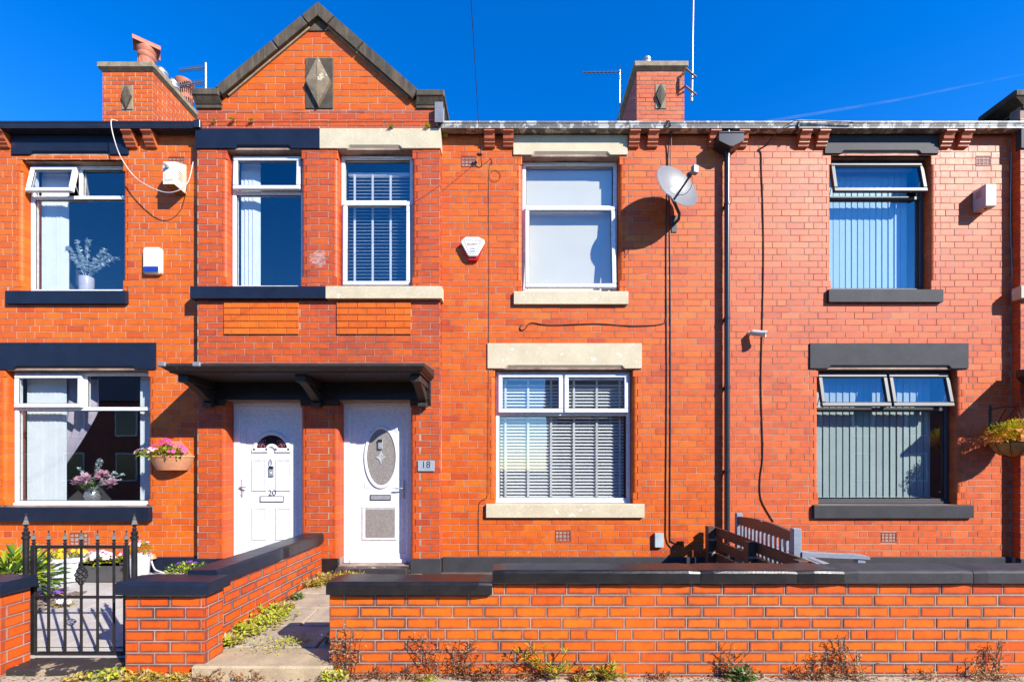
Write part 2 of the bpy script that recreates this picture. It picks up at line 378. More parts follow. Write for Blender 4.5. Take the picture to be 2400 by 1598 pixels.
M['planter_white'] = plain('white planter', (0.66, 0.68, 0.72), (0.60, 0.62, 0.66), 0.45, 5, 40, 0.03)
M['planter_grey'] = plain('grey plastic trough', (0.085, 0.080, 0.080), (0.065, 0.06, 0.06), 0.4, 5, 40, 0.05)
M['coir'] = plain('coir liner', (0.52, 0.28, 0.07), (0.34, 0.17, 0.045), 0.9, 18, 80, 0.7)
M['vase'] = plain('pale ceramic', (0.55, 0.52, 0.55), (0.46, 0.43, 0.47), 0.35, 6, 60, 0.1)
M['silver_vase'] = plain('mirror mosaic vase', (0.60, 0.60, 0.60), (0.14, 0.13, 0.13), 0.15, 55, 90, 0.5, metal=0.5)
M['leaf'] = leaf_mat('leaf', (0.055, 0.130, 0.022), (0.10, 0.20, 0.03))
M['leaf_lime'] = leaf_mat('lime leaf', (0.34, 0.44, 0.018), (0.50, 0.50, 0.035), 0.5, 0.35)
M['leaf_yellow'] = leaf_mat('yellowing leaf', (0.48, 0.34, 0.030), (0.36, 0.30, 0.03), 0.55, 0.35)
M['leaf_dark'] = leaf_mat('dark leaf', (0.035, 0.085, 0.018), (0.06, 0.12, 0.025))
M['dry'] = leaf_mat('dry stalk', (0.36, 0.17, 0.060), (0.22, 0.095, 0.035), 0.8, 0.2)
M['straw'] = leaf_mat('straw', (0.55, 0.42, 0.24), (0.45, 0.30, 0.14), 0.8, 0.3)
M['stalk'] = leaf_mat('dark stalk', (0.075, 0.035, 0.022), (0.13, 0.05, 0.03), 0.7, 0.1)
M['euc'] = leaf_mat('eucalyptus leaf', (0.56, 0.66, 0.66), (0.70, 0.78, 0.78), 0.6, 0.2)
M['pink'] = leaf_mat('pink petal', (0.80, 0.42, 0.54), (0.86, 0.60, 0.68), 0.6, 0.3)
M['magenta'] = leaf_mat('magenta petal', (0.58, 0.035, 0.26), (0.66, 0.12, 0.36), 0.6, 0.3)
M['yellow'] = leaf_mat('yellow petal', (0.80, 0.56, 0.015), (0.74, 0.42, 0.01), 0.6, 0.3)
M['purple'] = leaf_mat('purple petal', (0.17, 0.035, 0.40), (0.25, 0.06, 0.46), 0.6, 0.3)
M['petal_white'] = leaf_mat('white petal', (0.78, 0.74, 0.76), (0.74, 0.55, 0.68), 0.6, 0.3)
M['orange'] = leaf_mat('orange petal', (0.72, 0.20, 0.02), (0.76, 0.34, 0.02), 0.6, 0.3)

# ------------------------------------------------------------------ the setting
def sheet(name, x0, x1, y0, y1, z, mat, kind='structure', z1=None):
    b = MB(); zz = z if z1 is None else z1
    b.add([(x0, y0, z), (x1, y0, z), (x1, y1, zz), (x0, y1, zz)], [(0, 1, 2, 3)])
    o = b.build(name, mat, None, (0, 0, 0)); o['kind'] = kind; return o
sheet('ground', -400, 400, -400, 400, -0.16, M['soil'])
sheet('road', -60, 60, -7.2, 1.25, -0.115, M['road'])
b = MB()
for i in range(-14, 15): b.cbox(i*0.915+0.004, (i+1)*0.915-0.004, 1.25, 1.40, -0.3, -0.005, 0.018)
b.build('kerb', M['step_stone'], None, (0, 0, 0))['kind'] = 'structure'
# worn pavement, slightly uneven, with a gravelly seam along the wall
b = MB(); nx, ny = 150, 24; vs = []
for j in range(ny+1):
    for i in range(nx+1):
        x = -12 + 24*i/nx; y = 1.40 + (3.70-1.40)*j/ny
        vs.append((x, y, 0.004*math.sin(x*1.7)*math.cos(y*3.1) + 0.006*math.sin(x*5.3+y*7) + random.uniform(-.003, .003)))
fs = [(j*(nx+1)+i, j*(nx+1)+i+1, (j+1)*(nx+1)+i+1, (j+1)*(nx+1)+i) for j in range(ny) for i in range(nx)]
b.add(vs, fs); b.build('pavement', M['pavement'], None, (0, 0, 0), smooth=True)['kind'] = 'structure'
b = MB(); b.cbox(-60, 60, -9.0, -7.2, -0.3, -0.005, 0.02); b.build('opposite_pavement', M['pavement'], None, (0, 0, 0))['kind'] = 'structure'

def gz(y, a=0.05, s=0.075): return a + max(0, y-3.45)*s       # garden level
sheet('garden_paving', -7.4, -2.62, 3.66, 5.95, 0.046, M['concrete'], z1=gz(5.95))
sheet('garden_soil', -1.38, 8.0, 3.60, 5.95, 0.10, M['soil'], z1=0.24)

# ------------------------------------------------------------------ brick laying
COURSE, LEN, JT = 0.0829, 0.2352, 0.0052
MESHC = {}
def brick_geo(w, h, dep=0.03, bv=0.0032):
    a, c = w/2, h/2
    vs = [(-a+bv, 0, -c+bv), (a-bv, 0, -c+bv), (a-bv, 0, c-bv), (-a+bv, 0, c-bv),
          (-a, bv, -c), (a, bv, -c), (a, bv, c), (-a, bv, c), (-a, dep, -c), (a, dep, -c), (a, dep, c), (-a, dep, c)]
    fs = [(0,1,2,3)] + [(4+i, 4+(i+1)%4, (i+1)%4, i) for i in range(4)] + [(8+i, 8+(i+1)%4, 4+(i+1)%4, 4+i) for i in range(4)]
    uvs = [[(vs[k][0]/w+.5, vs[k][2]/h+.5) for k in f] for f in fs]
    return vs, fs, uvs
def sub_rect(r, h):
    a, b_, c, d = r; e, f, g, k = h
    if e >= b_ or f <= a or g >= d or k <= c: return [r]
    out = []
    if e > a: out.append((a, e, c, d))
    if f < b_: out.append((f, b_, c, d))
    m0, m1 = max(a, e), min(b_, f)
    if g > c: out.append((m0, m1, c, g))
    if k < d: out.append((m0, m1, k, d))
    return out
def clip_poly(poly, nx, nz, c):
    out = []
    for i in range(len(poly)):
        p, q = poly[i], poly[(i+1) % len(poly)]
        dp, dq = nx*p[0]+nz*p[1]-c, nx*q[0]+nz*q[1]-c
        if dp <= 0: out.append(p)
        if (dp < 0 < dq) or (dq < 0 < dp):
            t = dp/(dp-dq); out.append((p[0]+t*(q[0]-p[0]), p[1]+t*(q[1]-p[1])))
    return out

class Bricks:
    """bricks of one wall; the largest ones become objects, the rest one joined part"""
    def __init__(s): s.items = []; s.extra = []
    def lay(s, x0, x1, z0, z1, Y, mat, openings=(), holes=(), phase=0.0, course=COURSE, length=LEN, jt=JT, headers=4, hrow=3, clips=(), rot=None, tone=(0, 1), jamb=0.18, dark=None):
        i = 0; z = z0
        while z < z1 - 0.01:
            zt = min(z+course-jt, z1)
            full = length; half = length/2
            is_h = headers and i % headers == hrow
            x = x0 - random.uniform(0, 0.004)
            off = (0 if i % 2 else half) + phase
            x = x0 - (off % length)
            k = 0
            cells = []
            if is_h: x = x0 - ((half*0.5 + phase) % (length+half))
            while x < x1:
                w = (half if k % 2 else full) if is_h else full
                cells.append((max(x, x0), min(x+w-jt, x1))); x += w; k += 1
            wj = 0.062 if i % 2 else 0.118
            hs = list(holes)
            for (a, b_, c, d) in openings:
                if c < zt and d > z: hs.append((a-wj, b_+wj, c, d))
            for (a, b_) in cells:
                if b_ - a < 0.016: continue
                rects = [(a, b_, z, zt)]
                for h in hs: rects = [q for r in rects for q in sub_rect(r, h)]
                for (e, f, g, k2) in rects:
                    if f-e < 0.018 or k2-g < 0.016: continue
                    t = tone[0] + (tone[1]-tone[0])*min(1, max(0.02, random.gauss(0.55, 0.18)))
                    if random.random() < 0.035: t *= 0.35
                    s.put(e, f, g, k2, Y, mat, t, clips, rot)
            # bullnose jamb bricks beside the openings
            for (a, b_, c, d) in openings:
                zz0, zz1 = max(z, c), min(zt, d)
                if zz1-zz0 < 0.02: continue
                plain_end = (z < c + course) or (zt > d - course*0.9)
                for side in (-1, 1):
                    xo = a if side < 0 else b_
                    rr = 0.008 if plain_end else 0.046
                    pr = [(xo + side*(wj-jt), Y), (xo + side*rr, Y)]
                    nn = 2 if plain_end else 6
                    pr += [(xo + side*(rr - rr*math.sin(math.pi/2*q/nn)), Y + rr - rr*math.cos(math.pi/2*q/nn)) for q in range(1, nn+1)]
                    pr += [(xo, Y+jamb), (xo + side*(wj-jt), Y+jamb)]
                    if side > 0: pr = pr[::-1]
                    s.extra.append(('jamb', pr, zz0, zz1, mat, tone[0]+(tone[1]-tone[0])*random.uniform(.2, .8)))
            z += course; i += 1
    def put(s, a, b_, c, d, Y, mat, t, clips=(), rot=None):
        if clips:
            poly = [(a, c), (b_, c), (b_, d), (a, d)]
            for cl in clips:
                poly = clip_poly(poly, *cl)
                if len(poly) < 3: return
            xs = [p[0] for p in poly]; zs = [p[1] for p in poly]
            if abs((max(xs)-min(xs))-(b_-a)) > 1e-4 or len(poly) > 4 or abs(min(xs)-a) > 1e-4:
                if (max(xs)-min(xs)) > 0.02: s.extra.append(('poly', poly, Y, 0, mat, t))
                return
        s.items.append((a, b_, c, d, Y, mat, t, rot))
    def build(s, wall, limit=300):
        def score(q): return -((q[1]-q[0])*(q[3]-q[2])/max(1.0, q[4] if q[7] is None else 4.6)**2 + random.uniform(0, 1e-5))
        order = sorted(s.items, key=score)
        wl = wloc(wall)
        for (a, b_, c, d, Y, mat, t, rot) in order[:limit]:
            w, h = round(b_-a, 3), round(d-c, 3); key = (w, h, mat)
            if key not in MESHC:
                vs, fs, uvs = brick_geo(w, h); mb = MB(); mb.add(vs, fs, uvs)
                o = mb.build('brick', M[mat], wall, (0, 0, 0)); MESHC[key] = o.data
            else:
                o = bpy.data.objects.new('brick', MESHC[key]); COL.objects.link(o); o.parent = wall
            dy = random.uniform(-0.0012, 0.0012); tilt = random.uniform(-0.006, 0.006)
            if rot is None: o.location = Vector(((a+b_)/2, Y+dy, (c+d)/2)) - wl; o.rotation_euler = (random.uniform(-.01, .01), 0, tilt)
            else:
                o.location = Vector((Y+dy, (a+b_)/2, (c+d)/2)) - wl; o.rotation_euler = (0, 0, rot)
            o['tone'] = float(t)
        groups = {}
        for (a, b_, c, d, Y, mat, t, rot) in order[limit:]:
            mb = groups.setdefault(mat, MB()); vs, fs, uvs = brick_geo(b_-a, d-c)
            dy = random.uniform(-0.0012, 0.0012)
            if rot is None: vs = [(x+(a+b_)/2, y+Y+dy, z+(c+d)/2) for x, y, z in vs]
            else:
                m4 = Matrix.Rotation(rot, 3, 'Z'); vs = [m4 @ Vector(v) + Vector((Y+dy, (a+b_)/2, (c+d)/2)) for v in vs]
            mb.add(vs, fs, uvs, t)
        for e in s.extra:
            mb = groups.setdefault(e[4], MB())
            if e[0] == 'jamb':
                _, pr, z0, z1, mat, t = e
                n0 = len(mb.f); mb.prism(pr, 'z', z0, z1)
                for q in range(n0, len(mb.f)): mb.tone[q] = t
            else:
                _, poly, Y, _, mat, t = e; n0 = len(mb.f)
                mb.prism([(p[0], p[1]) for p in poly], 'y', Y+0.03, Y)
                for q in range(n0, len(mb.f)): mb.tone[q] = t
        for mat, mb in groups.items():
            o = mb.build('brickwork', M[mat], wall); o['kind'] = 'stuff'

side_e = -.003
def backing(mb, x0, x1, z0, z1, Y, holes, deep=0.20):
    orig = holes; holes = [(h[0]-.055, h[1]+.055, h[2], h[3]) for h in holes]
    xs = sorted({x0, x1, *[min(max(v, x0), x1) for h in holes for v in h[:2]]}); zs = sorted({z0, z1, *[min(max(v, z0), z1) for h in holes for v in h[2:]]})
    for i in range(len(xs)-1):
        for j in range(len(zs)-1):
            cx, cz = (xs[i]+xs[i+1])/2, (zs[j]+zs[j+1])/2
            if any(h[0] < cx < h[1] and h[2] < cz < h[3] for h in holes): continue
            mb.add([(xs[i], Y, zs[j]), (xs[i+1], Y, zs[j]), (xs[i+1], Y, zs[j+1]), (xs[i], Y, zs[j+1])], [(0, 1, 2, 3)])
    for (a, b_, c, d) in orig:
        y1 = Y+deep
        for side, xo in ((-1, a+side_e), (1, b_-side_e)):          # pointing behind the bullnose jambs
            rr = .046
            pr = [(xo+side*.062, Y)] + [(xo + side*(rr - rr*math.sin(math.pi/2*q/6)), Y + rr - rr*math.cos(math.pi/2*q/6)) for q in range(7)] + [(xo, y1), (xo+side*.062, y1)]
            mb.prism(pr if side < 0 else pr[::-1], 'z', c, d)
        mb.add([(a, Y, d), (a, y1, d), (b_, y1, d), (b_, Y, d)], [(0, 1, 2, 3)])
        mb.add([(a, Y, c), (b_, Y, c), (b_, y1, c), (a, y1, c)], [(0, 1, 2, 3)])

# ------------------------------------------------------------------ three terraced houses
H20 = thing('brick_house', 'orange brick terraced house with navy painted lintels and sills and door 20', 'house', (-5.2, YF, 0.1), 'terraced brick houses')
H18 = thing('brick_house', 'orange brick terraced house with cream lintels and sills and door 18', 'house', (0.6, YF, 0.1), 'terraced brick houses')
H16 = thing('brick_house', 'salmon brick terraced house with grey lintels and anthracite window frames', 'house', (4.6, YF, 0.1), 'terraced brick houses')
PL = 0.429                     # plinth top
EAVE = 5.85
XB0, XB1, XBC = -3.988, -0.913, -2.432
XP = 2.62                      # party line of 18 and 16
XR = 6.44                      # next bay on the right
W1 = (-6.33, -5.023, 3.855, 5.545); W2 = (-6.543, -4.698, 1.079, 2.835)
W3 = (-3.612, -2.670, 3.861, 5.600); W4 = (-2.207, -1.265, 3.861, 5.600)
W5 = (0.13, 1.385, 3.845, 5.590); W6 = (-0.22, 1.559, 1.115, 2.845)
W7 = (4.12, 5.409, 3.871, 5.600); W8 = (3.955, 5.745, 1.101, 2.845)
D20 = (-3.634, -2.675, 0.335, 2.428); D18 = (-2.199, -1.288, 0.335, 2.428)
YD = 5.935
# stones: (x0, x1, z0, z1)
def SR(a, b_, t, u, Y=YF): return (X(a, Y), X(b_, Y), Z(u, Y), Z(t, Y))
L1 = SR(29, 302, 318, 364); S1 = SR(20, 301, 683, 714)
L2 = (X(-60), X(366), Z(866), Z(803.5)); S2 = (X(-40), X(357), Z(1220), Z(1187))
L3 = (XB0-0.012, X(750, YB), Z(350, YB), Z(303, YB)); L4 = (X(750, YB)+0.003, XB1+0.012, Z(350, YB), Z(303, YB))
S3 = (X(453, YB), X(767, YB), Z(703, YB), Z(674, YB)); S4 = (X(767, YB)+0.004, X(1037, YB), Z(703, YB), Z(674, YB))
L5 = SR(1203.5, 1470, 318, 365); S5 = SR(1204.5, 1471, 684.5, 715)
L6 = SR(1143, 1503.5, 805, 864); S6 = SR(1140, 1508.5, 1180, 1211.5)
L7 = SR(1932, 2197, 318, 362); S7 = SR(1938, 2204, 680, 710)
L8 = SR(1897, 2267, 805, 864); S8 = SR(1904, 2275, 1182.5, 1213)
AB = {'a1': SR(394, 432, 368, 392), 'a2': SR(163, 207, 1248, 1279), 'a3': SR(1081, 1116, 366, 392), 'a4': SR(1301, 1338, 1242, 1270), 'a5': SR(2287, 2323.5, 365.5, 389.5), 'a6': SR(2065, 2102, 1246.5, 1271)}

def wall_part(house, parts):
    mb = MB()
    for a in parts: backing(mb, *a)
    return mb
SIL = 0.429
# --- 20
mb = MB()
backing(mb, -7.4, XB0, 0.05, EAVE+0.1, YF+0.0030, [W1, W2])
backing(mb, XB0, XBC, 0.05, Z(257, YB), YB+0.0030, [W3, D20])
mb.add([(XB0, YB+.0030, .05), (XB0, YB+.0030, 6.3), (XB0, YF+.3, 6.3), (XB0, YF+.3, .05)], [(0, 1, 2, 3)])
wall20 = mb.build('wall', M['mortar'], H20)
BK = Bricks()
BK.lay(-7.4, XB0-0.004, PL, EAVE+0.02, YF, 'brick', [W1, W2], [L1, L2, S1, S2, AB['a1'], AB['a2']], phase=0.05, tone=(0.35, 1.0))
zl = Z(350, YB)
canb = (-3.90, -1.03, 2.37, 2.70)
panel = lambda a, b_: (X(a, YB), X(b_, YB), Z(784, YB), Z(709, YB))
PA, PB = panel(526, 701), panel(790, 963)
BAY = Bricks()
BAY.lay(XB0, XB1, PL, Z(257, YB)-0.01, YB, 'brick_red', [W3, D20, W4, D18], [L3, S3, L4, S4, canb, PA, PB], phase=0.1, headers=0, tone=(0.0, 0.9))
BAY.lay(PA[0], PA[1], PA[2], PA[3], YB-0.016, 'brick', phase=0.03, headers=0, tone=(0.5, 1.0))
BAY.lay(PB[0], PB[1], PB[2], PB[3], YB-0.016, 'brick', phase=0.09, headers=0, tone=(0.5, 1.0))
# gable clipped under its coping
APX = P(744.8, 4.5, 5.705); FTL = P(504, 205, 5.705); FTR = P(981, 211, 5.705)
def half(p, q, off):
    d = Vector((q.x-p.x, 0, q.z-p.z)).normalized(); n = Vector((-d.z, 0, d.x))
    if n.z < 0: n = -n
    return (n.x, n.z, n.x*p.x + n.z*p.z - off)
CL_L, CL_R = half(FTL, APX, 0.07), half(APX, FTR, 0.07)
ZK = Z(257, YB)
DPAN = (X(715.5, YB), X(781, YB), Z(257, YB), Z(136, YB))
BAY.lay(X(520, YB), X(973, YB), ZK, APX.z, YB, 'brick', holes=[DPAN], phase=0.14, headers=0, clips=(CL_L, CL_R), tone=(0.35, 0.95))
def ex(q): return q[1][0][0]
BK.items += [q for q in BAY.items if (q[0]+q[1])/2 < XBC]; BK.extra += [q for q in BAY.extra if ex(q) < XBC]
BK.build(wall20)
gp = [(X(520, YB), ZK), (XBC, ZK), (XBC, APX.z-0.1)]
mb = MB(); poly = [(-3.75, ZK), (XBC, ZK), (XBC, APX.z-0.09), (-3.72, 6.24)]
mb.prism(poly, 'y', YB+0.30, YB+0.0030); mb.build('gable_wall', M['mortar'], H20)
# --- 18
mb = MB()
backing(mb, XBC, XB1, 0.05, Z(257, YB), YB+0.0030, [W4, D18])
mb.add([(XB1-.004, YB+.0030, .05), (XB1-.004, YF+.02, .05), (XB1-.004, YF+.02, 6.3), (XB1-.004, YB+.0030, 6.3)], [(0, 1, 2, 3)])
backing(mb, XB1, XP, 0.05, EAVE+0.1, YF+0.0030, [W5, W6])
wall18 = mb.build('wall', M['mortar'], H18)
BK = Bricks()
BK.lay(XB1+0.004, XP-JT, PL, EAVE+0.02, YF, 'brick', [W5, W6], [L5, L6, S5, S6, AB['a3'], AB['a4']], phase=0.0, tone=(0.15, 1.0))
BK.items += [q for q in BAY.items if (q[0]+q[1])/2 >= XBC]; BK.extra += [q for q in BAY.extra if ex(q) >= XBC]
BK.lay(YB+0.004, YF-0.004, PL, 6.0, XB1, 'brick_red', rot=R(90), headers=0, tone=(0, .8))
BK.build(wall18)
mb = MB(); poly = [(XBC+.002, ZK), (-1.14, ZK), (-1.17, 6.21), (XBC+.002, APX.z-0.09)]
mb.prism(poly, 'y', YB+0.30, YB+0.0030); mb.build('gable_wall', M['mortar'], H18)
# --- 16
mb = MB()
backing(mb, XP, XR, 0.05, EAVE+0.1, YF+0.0030, [W7, W8])
mb.add([(XR+.004, YB+.0030, .05), (XR+.004, YB+.0030, 6.3), (XR+.004, YF+.02, 6.3), (XR+.004, YF+.02, .05)], [(0, 1, 2, 3)])
backing(mb, XR, 8.6, 0.05, 6.3, YB+0.0030, [])
wall16 = mb.build('wall', M['mortar'], H16)
BK = Bricks()
BK.lay(XP, XR-0.004, PL, EAVE+0.02, YF, 'brick_salmon', [W7, W8], [L7, L8, S7, S8, AB['a5'], AB['a6']], phase=0.08, tone=(0.1, 1.0))
BK.lay(XR, 8.6, PL, 6.0, YB, 'brick_red', phase=0.02, headers=0)
BK.lay(YB+0.004, YF-0.004, PL, 6.0, XR, 'brick_red', rot=R(-90), headers=0, tone=(0, .8))
BK.build(wall16)

# plinths
def part_box(name, mat, parent, x0, x1, y0, y1, z0, z1, b=0.006, label=None):
    o = MB().cbox(x0, x1, y0, y1, z0, z1, b).build(name, M[mat], parent)
    if label: o['label'] = label
    return o
part_box('plinth', 'navy', H20, -7.4, XB0-.016, YF-0.022, YF+0.02, 0.02, PL-0.003)
part_box('plinth', 'navy', H20, XB0-.014, D20[0]-.0, YB-0.018, YB+0.05, 0.02, PL-0.003)
part_box('plinth', 'black', H20, D20[1], XBC, YB-0.018, YB+0.05, 0.02, PL-0.003)
part_box('plinth', 'black', H18, XBC+.002, D18[0], YB-0.018, YB+0.05, 0.02, PL-0.003)
part_box('plinth', 'grey', H18, D18[1], XB1+.014, YB-0.018, YB+0.05, 0.02, PL-0.003)
part_box('plinth', 'grey', H18, XB1+.016, XP-.002, YF-0.022, YF+0.02, 0.02, PL-0.003)
part_box('plinth', 'grey', H16, XP+.002, XR-.016, YF-0.022, YF+0.02, 0.02, PL-0.003)
part_box('plinth', 'grey', H16, XR-.014, 8.6, YB-0.018, YB+0.05, 0.02, PL-0.003)
part_box('plinth_return', 'black', H18, XB1-.05, XB1+.013, YB+.051, YF-.024, 0.02, PL-0.004)

# lintels with a stopped chamfer, sills
def lintel(house, r, Yf, mat, ca, cb, cmax=0.045, proud=0.018, dep=0.13):
    x0, x1, z0, z1 = r; y0, y1 = Yf-proud, Yf+dep
    xs = [x0, ca]; cs = [0.004, 0.004]; n = 6
    for k in range(1, n+1): t = k/n; xs.append(ca+0.05*t); cs.append(max(0.004, cmax*math.sin(math.pi/2*t)))
    for k in range(n): t = 1-k/n; xs.append(cb-0.05*t); cs.append(max(0.004, cmax*math.sin(math.pi/2*t)))
    xs += [cb, x1]; cs += [0.004, 0.004]
    rings = []
    for x, c in zip(xs, cs):
        rings.append([(x, y1, z0), (x, y0+c*1.2, z0), (x, y0+c*0.55, z0+c*0.25), (x, y0, z0+c), (x, y0, z1-.004), (x, y0+.004, z1), (x, y1, z1)])
    return MB().loft(rings).build('lintel', M[mat], house)
lintel(H20, L1, YF, 'navy', X(70), X(262)); lintel(H20, L2, YF, 'navy', X(32), X(322))
lintel(H20, L3, YB, 'navy', X(550, YB), X(685, YB)); lintel(H18, L4, YB, 'cream', X(812, YB), X(944, YB))
lintel(H18, L5, YF, 'cream', X(1245), X(1430)); lintel(H18, L6, YF, 'cream', X(1182), X(1464))
lintel(H16, L7, YF, 'grey', X(1968), X(2158)); lintel(H16, L8, YF, 'grey', X(1938), X(2228))
def sill(house, r, Yf, mat, pr=0.042):
    x0, x1, z0, z1 = r; y0 = Yf-pr; y1 = Yf+0.10
    prof = [(y1, z0), (y0, z0), (y0, z1-0.012), (y0+0.006, z1-0.004), (y1, z1+0.006)]
    return MB().prism(prof, 'x', x0, x1).build('sill', M[mat], house)
sill(H20, S1, YF, 'navy'); sill(H20, S2, YF, 'navy', 0.06); sill(H20, S3, YB, 'navy', 0.06); sill(H18, S4, YB, 'cream', 0.06)
sill(H18, S5, YF, 'cream'); sill(H18, S6, YF, 'cream'); sill(H16, S7, YF, 'grey'); sill(H16, S8, YF, 'grey')
part_box('sill', 'cream', H16, XR-.06, 8.6, YB-.06, YB+.05, Z(703, YB), Z(674, YB))
part_box('lintel', 'grey', H16, XR-.012, 8.6, YB-.018, YB+.05, Z(350, YB), Z(303, YB))

# airbricks
def airbrick(house, r, louvre=False):
    x0, x1, z0, z1 = r; mb = MB(); t = 0.016
    for a in ((x0, x1, z0, z0+t), (x0, x1, z1-t, z1), (x0, x0+t, z0+t, z1-t), (x1-t, x1, z0+t, z1-t)):
        mb.cbox(a[0], a[1], YF-0.003, YF+0.03, a[2], a[3], 0.003)
    for k in (1, 2, 3):
        x = x0 + (x1-x0)*k/4; mb.box(x-.007, x+.007, YF+.001, YF+.03, z0+t, z1-t)
    for k in (1, 2):
        z = z0 + (z1-z0)*k/3; mb.box(x0+t, x1-t, YF-.001, YF+.028, z-.005, z+.005)
    o = mb.build('airbrick', M['airbrick'], house)
    MB().box(x0+t, x1-t, YF+.0301, YF+.034, z0+t, z1-t).build('void', M['dark'], o)
airbrick(H20, AB['a1']); airbrick(H20, AB['a2']); airbrick(H18, AB['a3']); airbrick(H18, AB['a4']); airbrick(H16, AB['a5']); airbrick(H16, AB['a6'])

# ------------------------------------------------------------------ windows
def ring(mb, x0, x1, z0, z1, w, y0, y1, b=0.006, Mx=None):
    mb.cbox(x0, x1, y0, y1, z0, z0+w, b, Mx); mb.cbox(x0, x1, y0, y1, z1-w, z1, b, Mx)
    mb.cbox(x0, x0+w, y0, y1, z0+w+.0002, z1-w-.0002, b, Mx); mb.cbox(x1-w, x1, y0, y1, z0+w+.0002, z1-w-.0002, b, Mx)
def window(house, r, Yf, mat, transom, mull=(), openers={}, vent=None, fw=0.05, sashw=0.055):
    x0, x1, z0, z1 = r; x0 += .003; x1 -= .003; z0 += .012; z1 -= .003
    mb = MB(); ring(mb, x0, x1, z0, z1, fw, Yf, Yf+0.065)
    tz = transom; tw = 0.05
    mb.cbox(x0+fw+.0003, x1-fw-.0003, Yf+.002, Yf+.063, tz-tw/2, tz+tw/2, 0.006)
    xs = [x0+fw] + [m for m in mull] + [x1-fw]
    for m in mull: mb.cbox(m-tw/2, m+tw/2, Yf+.003, Yf+.062, tz+tw/2+.0003, z1-fw-.0003, 0.006)
    cells = []
    for i in range(len(xs)-1):
        a = xs[i] + (tw/2 if i else 0); c = xs[i+1] - (tw/2 if i < len(xs)-2 else 0)
        cells.append((a, c, tz+tw/2, z1-fw))
    cells.append((x0+fw, x1-fw, z0+fw, tz-tw/2))
    # gaskets
    mb.cur = 1
    for i, (a, c, d, e) in enumerate(cells):
        if i in openers: continue
        ring(mb, a, c, d, e, 0.007, Yf+.018, Yf+.0245, 0.001)
    mb.cur = 0
    mb.cbox(x0-.001, x1+.001, Yf-.018, Yf-.0005, z0-.010, z0+.022, 0.005)      # drip sill
    win = mb.build('window', [mat, M['rubber']], house, ((x0+x1)/2, Yf, z0))
    for i, (a, c, d, e) in enumerate(cells):
        if i in openers:
            ang = openers[i]; o = 0.014; A, C, D, E = a-o, c+o, d-o, e+o
            hz = E; Mx = Matrix.Translation((0, Yf-.004, hz)) @ Matrix.Rotation(-ang, 4, 'X')
            sb = MB(); ring(sb, A, C, D-hz, E-hz, sashw, -0.034, 0.012, 0.008, Mx)
            sb.cur = 1; ring(sb, A+sashw, C-sashw, D-hz+sashw, E-hz-sashw, 0.006, -0.020, -0.0135, 0.001, Mx); sb.cur = 0
            sb.build('sash', [mat, M['rubber']], win)
            MB().box(A+sashw-.004, C-sashw+.004, -0.012, -0.007, D-hz+sashw-.004, E-hz-sashw+.004, Mx).build('pane', M['glass'], win)
            if abs(ang) > 0.05:
                hb = MB()
                for q in (A+sashw*.6, C-sashw*.6):
                    hb.tube([Mx @ Vector((q, .012, (D-E)*0.55)), (q, Yf+.03, d+.02)], 0.006, 6)
                hb.build('stay', M['steel'], win)
        else:
            MB().box(a-.004, c+.004, Yf+.026, Yf+.031, d-.004, e+.004).build('pane', M['glass'], win)
    if vent: MB().cbox(vent[0], vent[1], Yf-.016, Yf-.0005, z1-.042, z1-.016, .005).build('trickle_vent', mat, win)
    # room behind
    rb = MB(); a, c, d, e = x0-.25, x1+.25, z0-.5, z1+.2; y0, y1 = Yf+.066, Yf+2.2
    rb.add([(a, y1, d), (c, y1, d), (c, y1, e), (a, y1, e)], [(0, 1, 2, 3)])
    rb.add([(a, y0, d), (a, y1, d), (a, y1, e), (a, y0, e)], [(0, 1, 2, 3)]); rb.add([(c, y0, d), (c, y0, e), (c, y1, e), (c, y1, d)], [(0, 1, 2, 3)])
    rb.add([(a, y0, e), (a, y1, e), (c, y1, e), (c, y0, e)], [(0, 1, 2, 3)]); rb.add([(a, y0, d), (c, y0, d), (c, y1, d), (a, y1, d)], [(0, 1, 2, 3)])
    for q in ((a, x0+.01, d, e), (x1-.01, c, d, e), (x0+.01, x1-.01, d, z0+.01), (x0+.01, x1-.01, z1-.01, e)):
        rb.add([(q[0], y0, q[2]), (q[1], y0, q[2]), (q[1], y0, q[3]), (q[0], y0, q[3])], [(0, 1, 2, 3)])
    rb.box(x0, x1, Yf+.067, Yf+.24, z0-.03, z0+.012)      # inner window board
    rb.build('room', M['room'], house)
    return win
YI, YJ = YF+0.105, YB+0.105
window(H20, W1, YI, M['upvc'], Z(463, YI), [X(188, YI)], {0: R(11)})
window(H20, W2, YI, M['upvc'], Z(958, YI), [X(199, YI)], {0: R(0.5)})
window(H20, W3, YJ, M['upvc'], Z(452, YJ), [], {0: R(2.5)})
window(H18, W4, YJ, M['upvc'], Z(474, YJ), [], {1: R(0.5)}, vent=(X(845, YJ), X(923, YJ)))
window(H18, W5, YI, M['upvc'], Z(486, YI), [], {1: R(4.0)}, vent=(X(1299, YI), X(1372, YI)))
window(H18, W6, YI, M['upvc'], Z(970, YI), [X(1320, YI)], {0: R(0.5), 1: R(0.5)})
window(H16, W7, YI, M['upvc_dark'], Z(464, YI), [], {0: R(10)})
window(H16, W8, YI, M['upvc_dark'], Z(959, YI), [X(2075, YI)], {0: R(11), 1: R(11)})

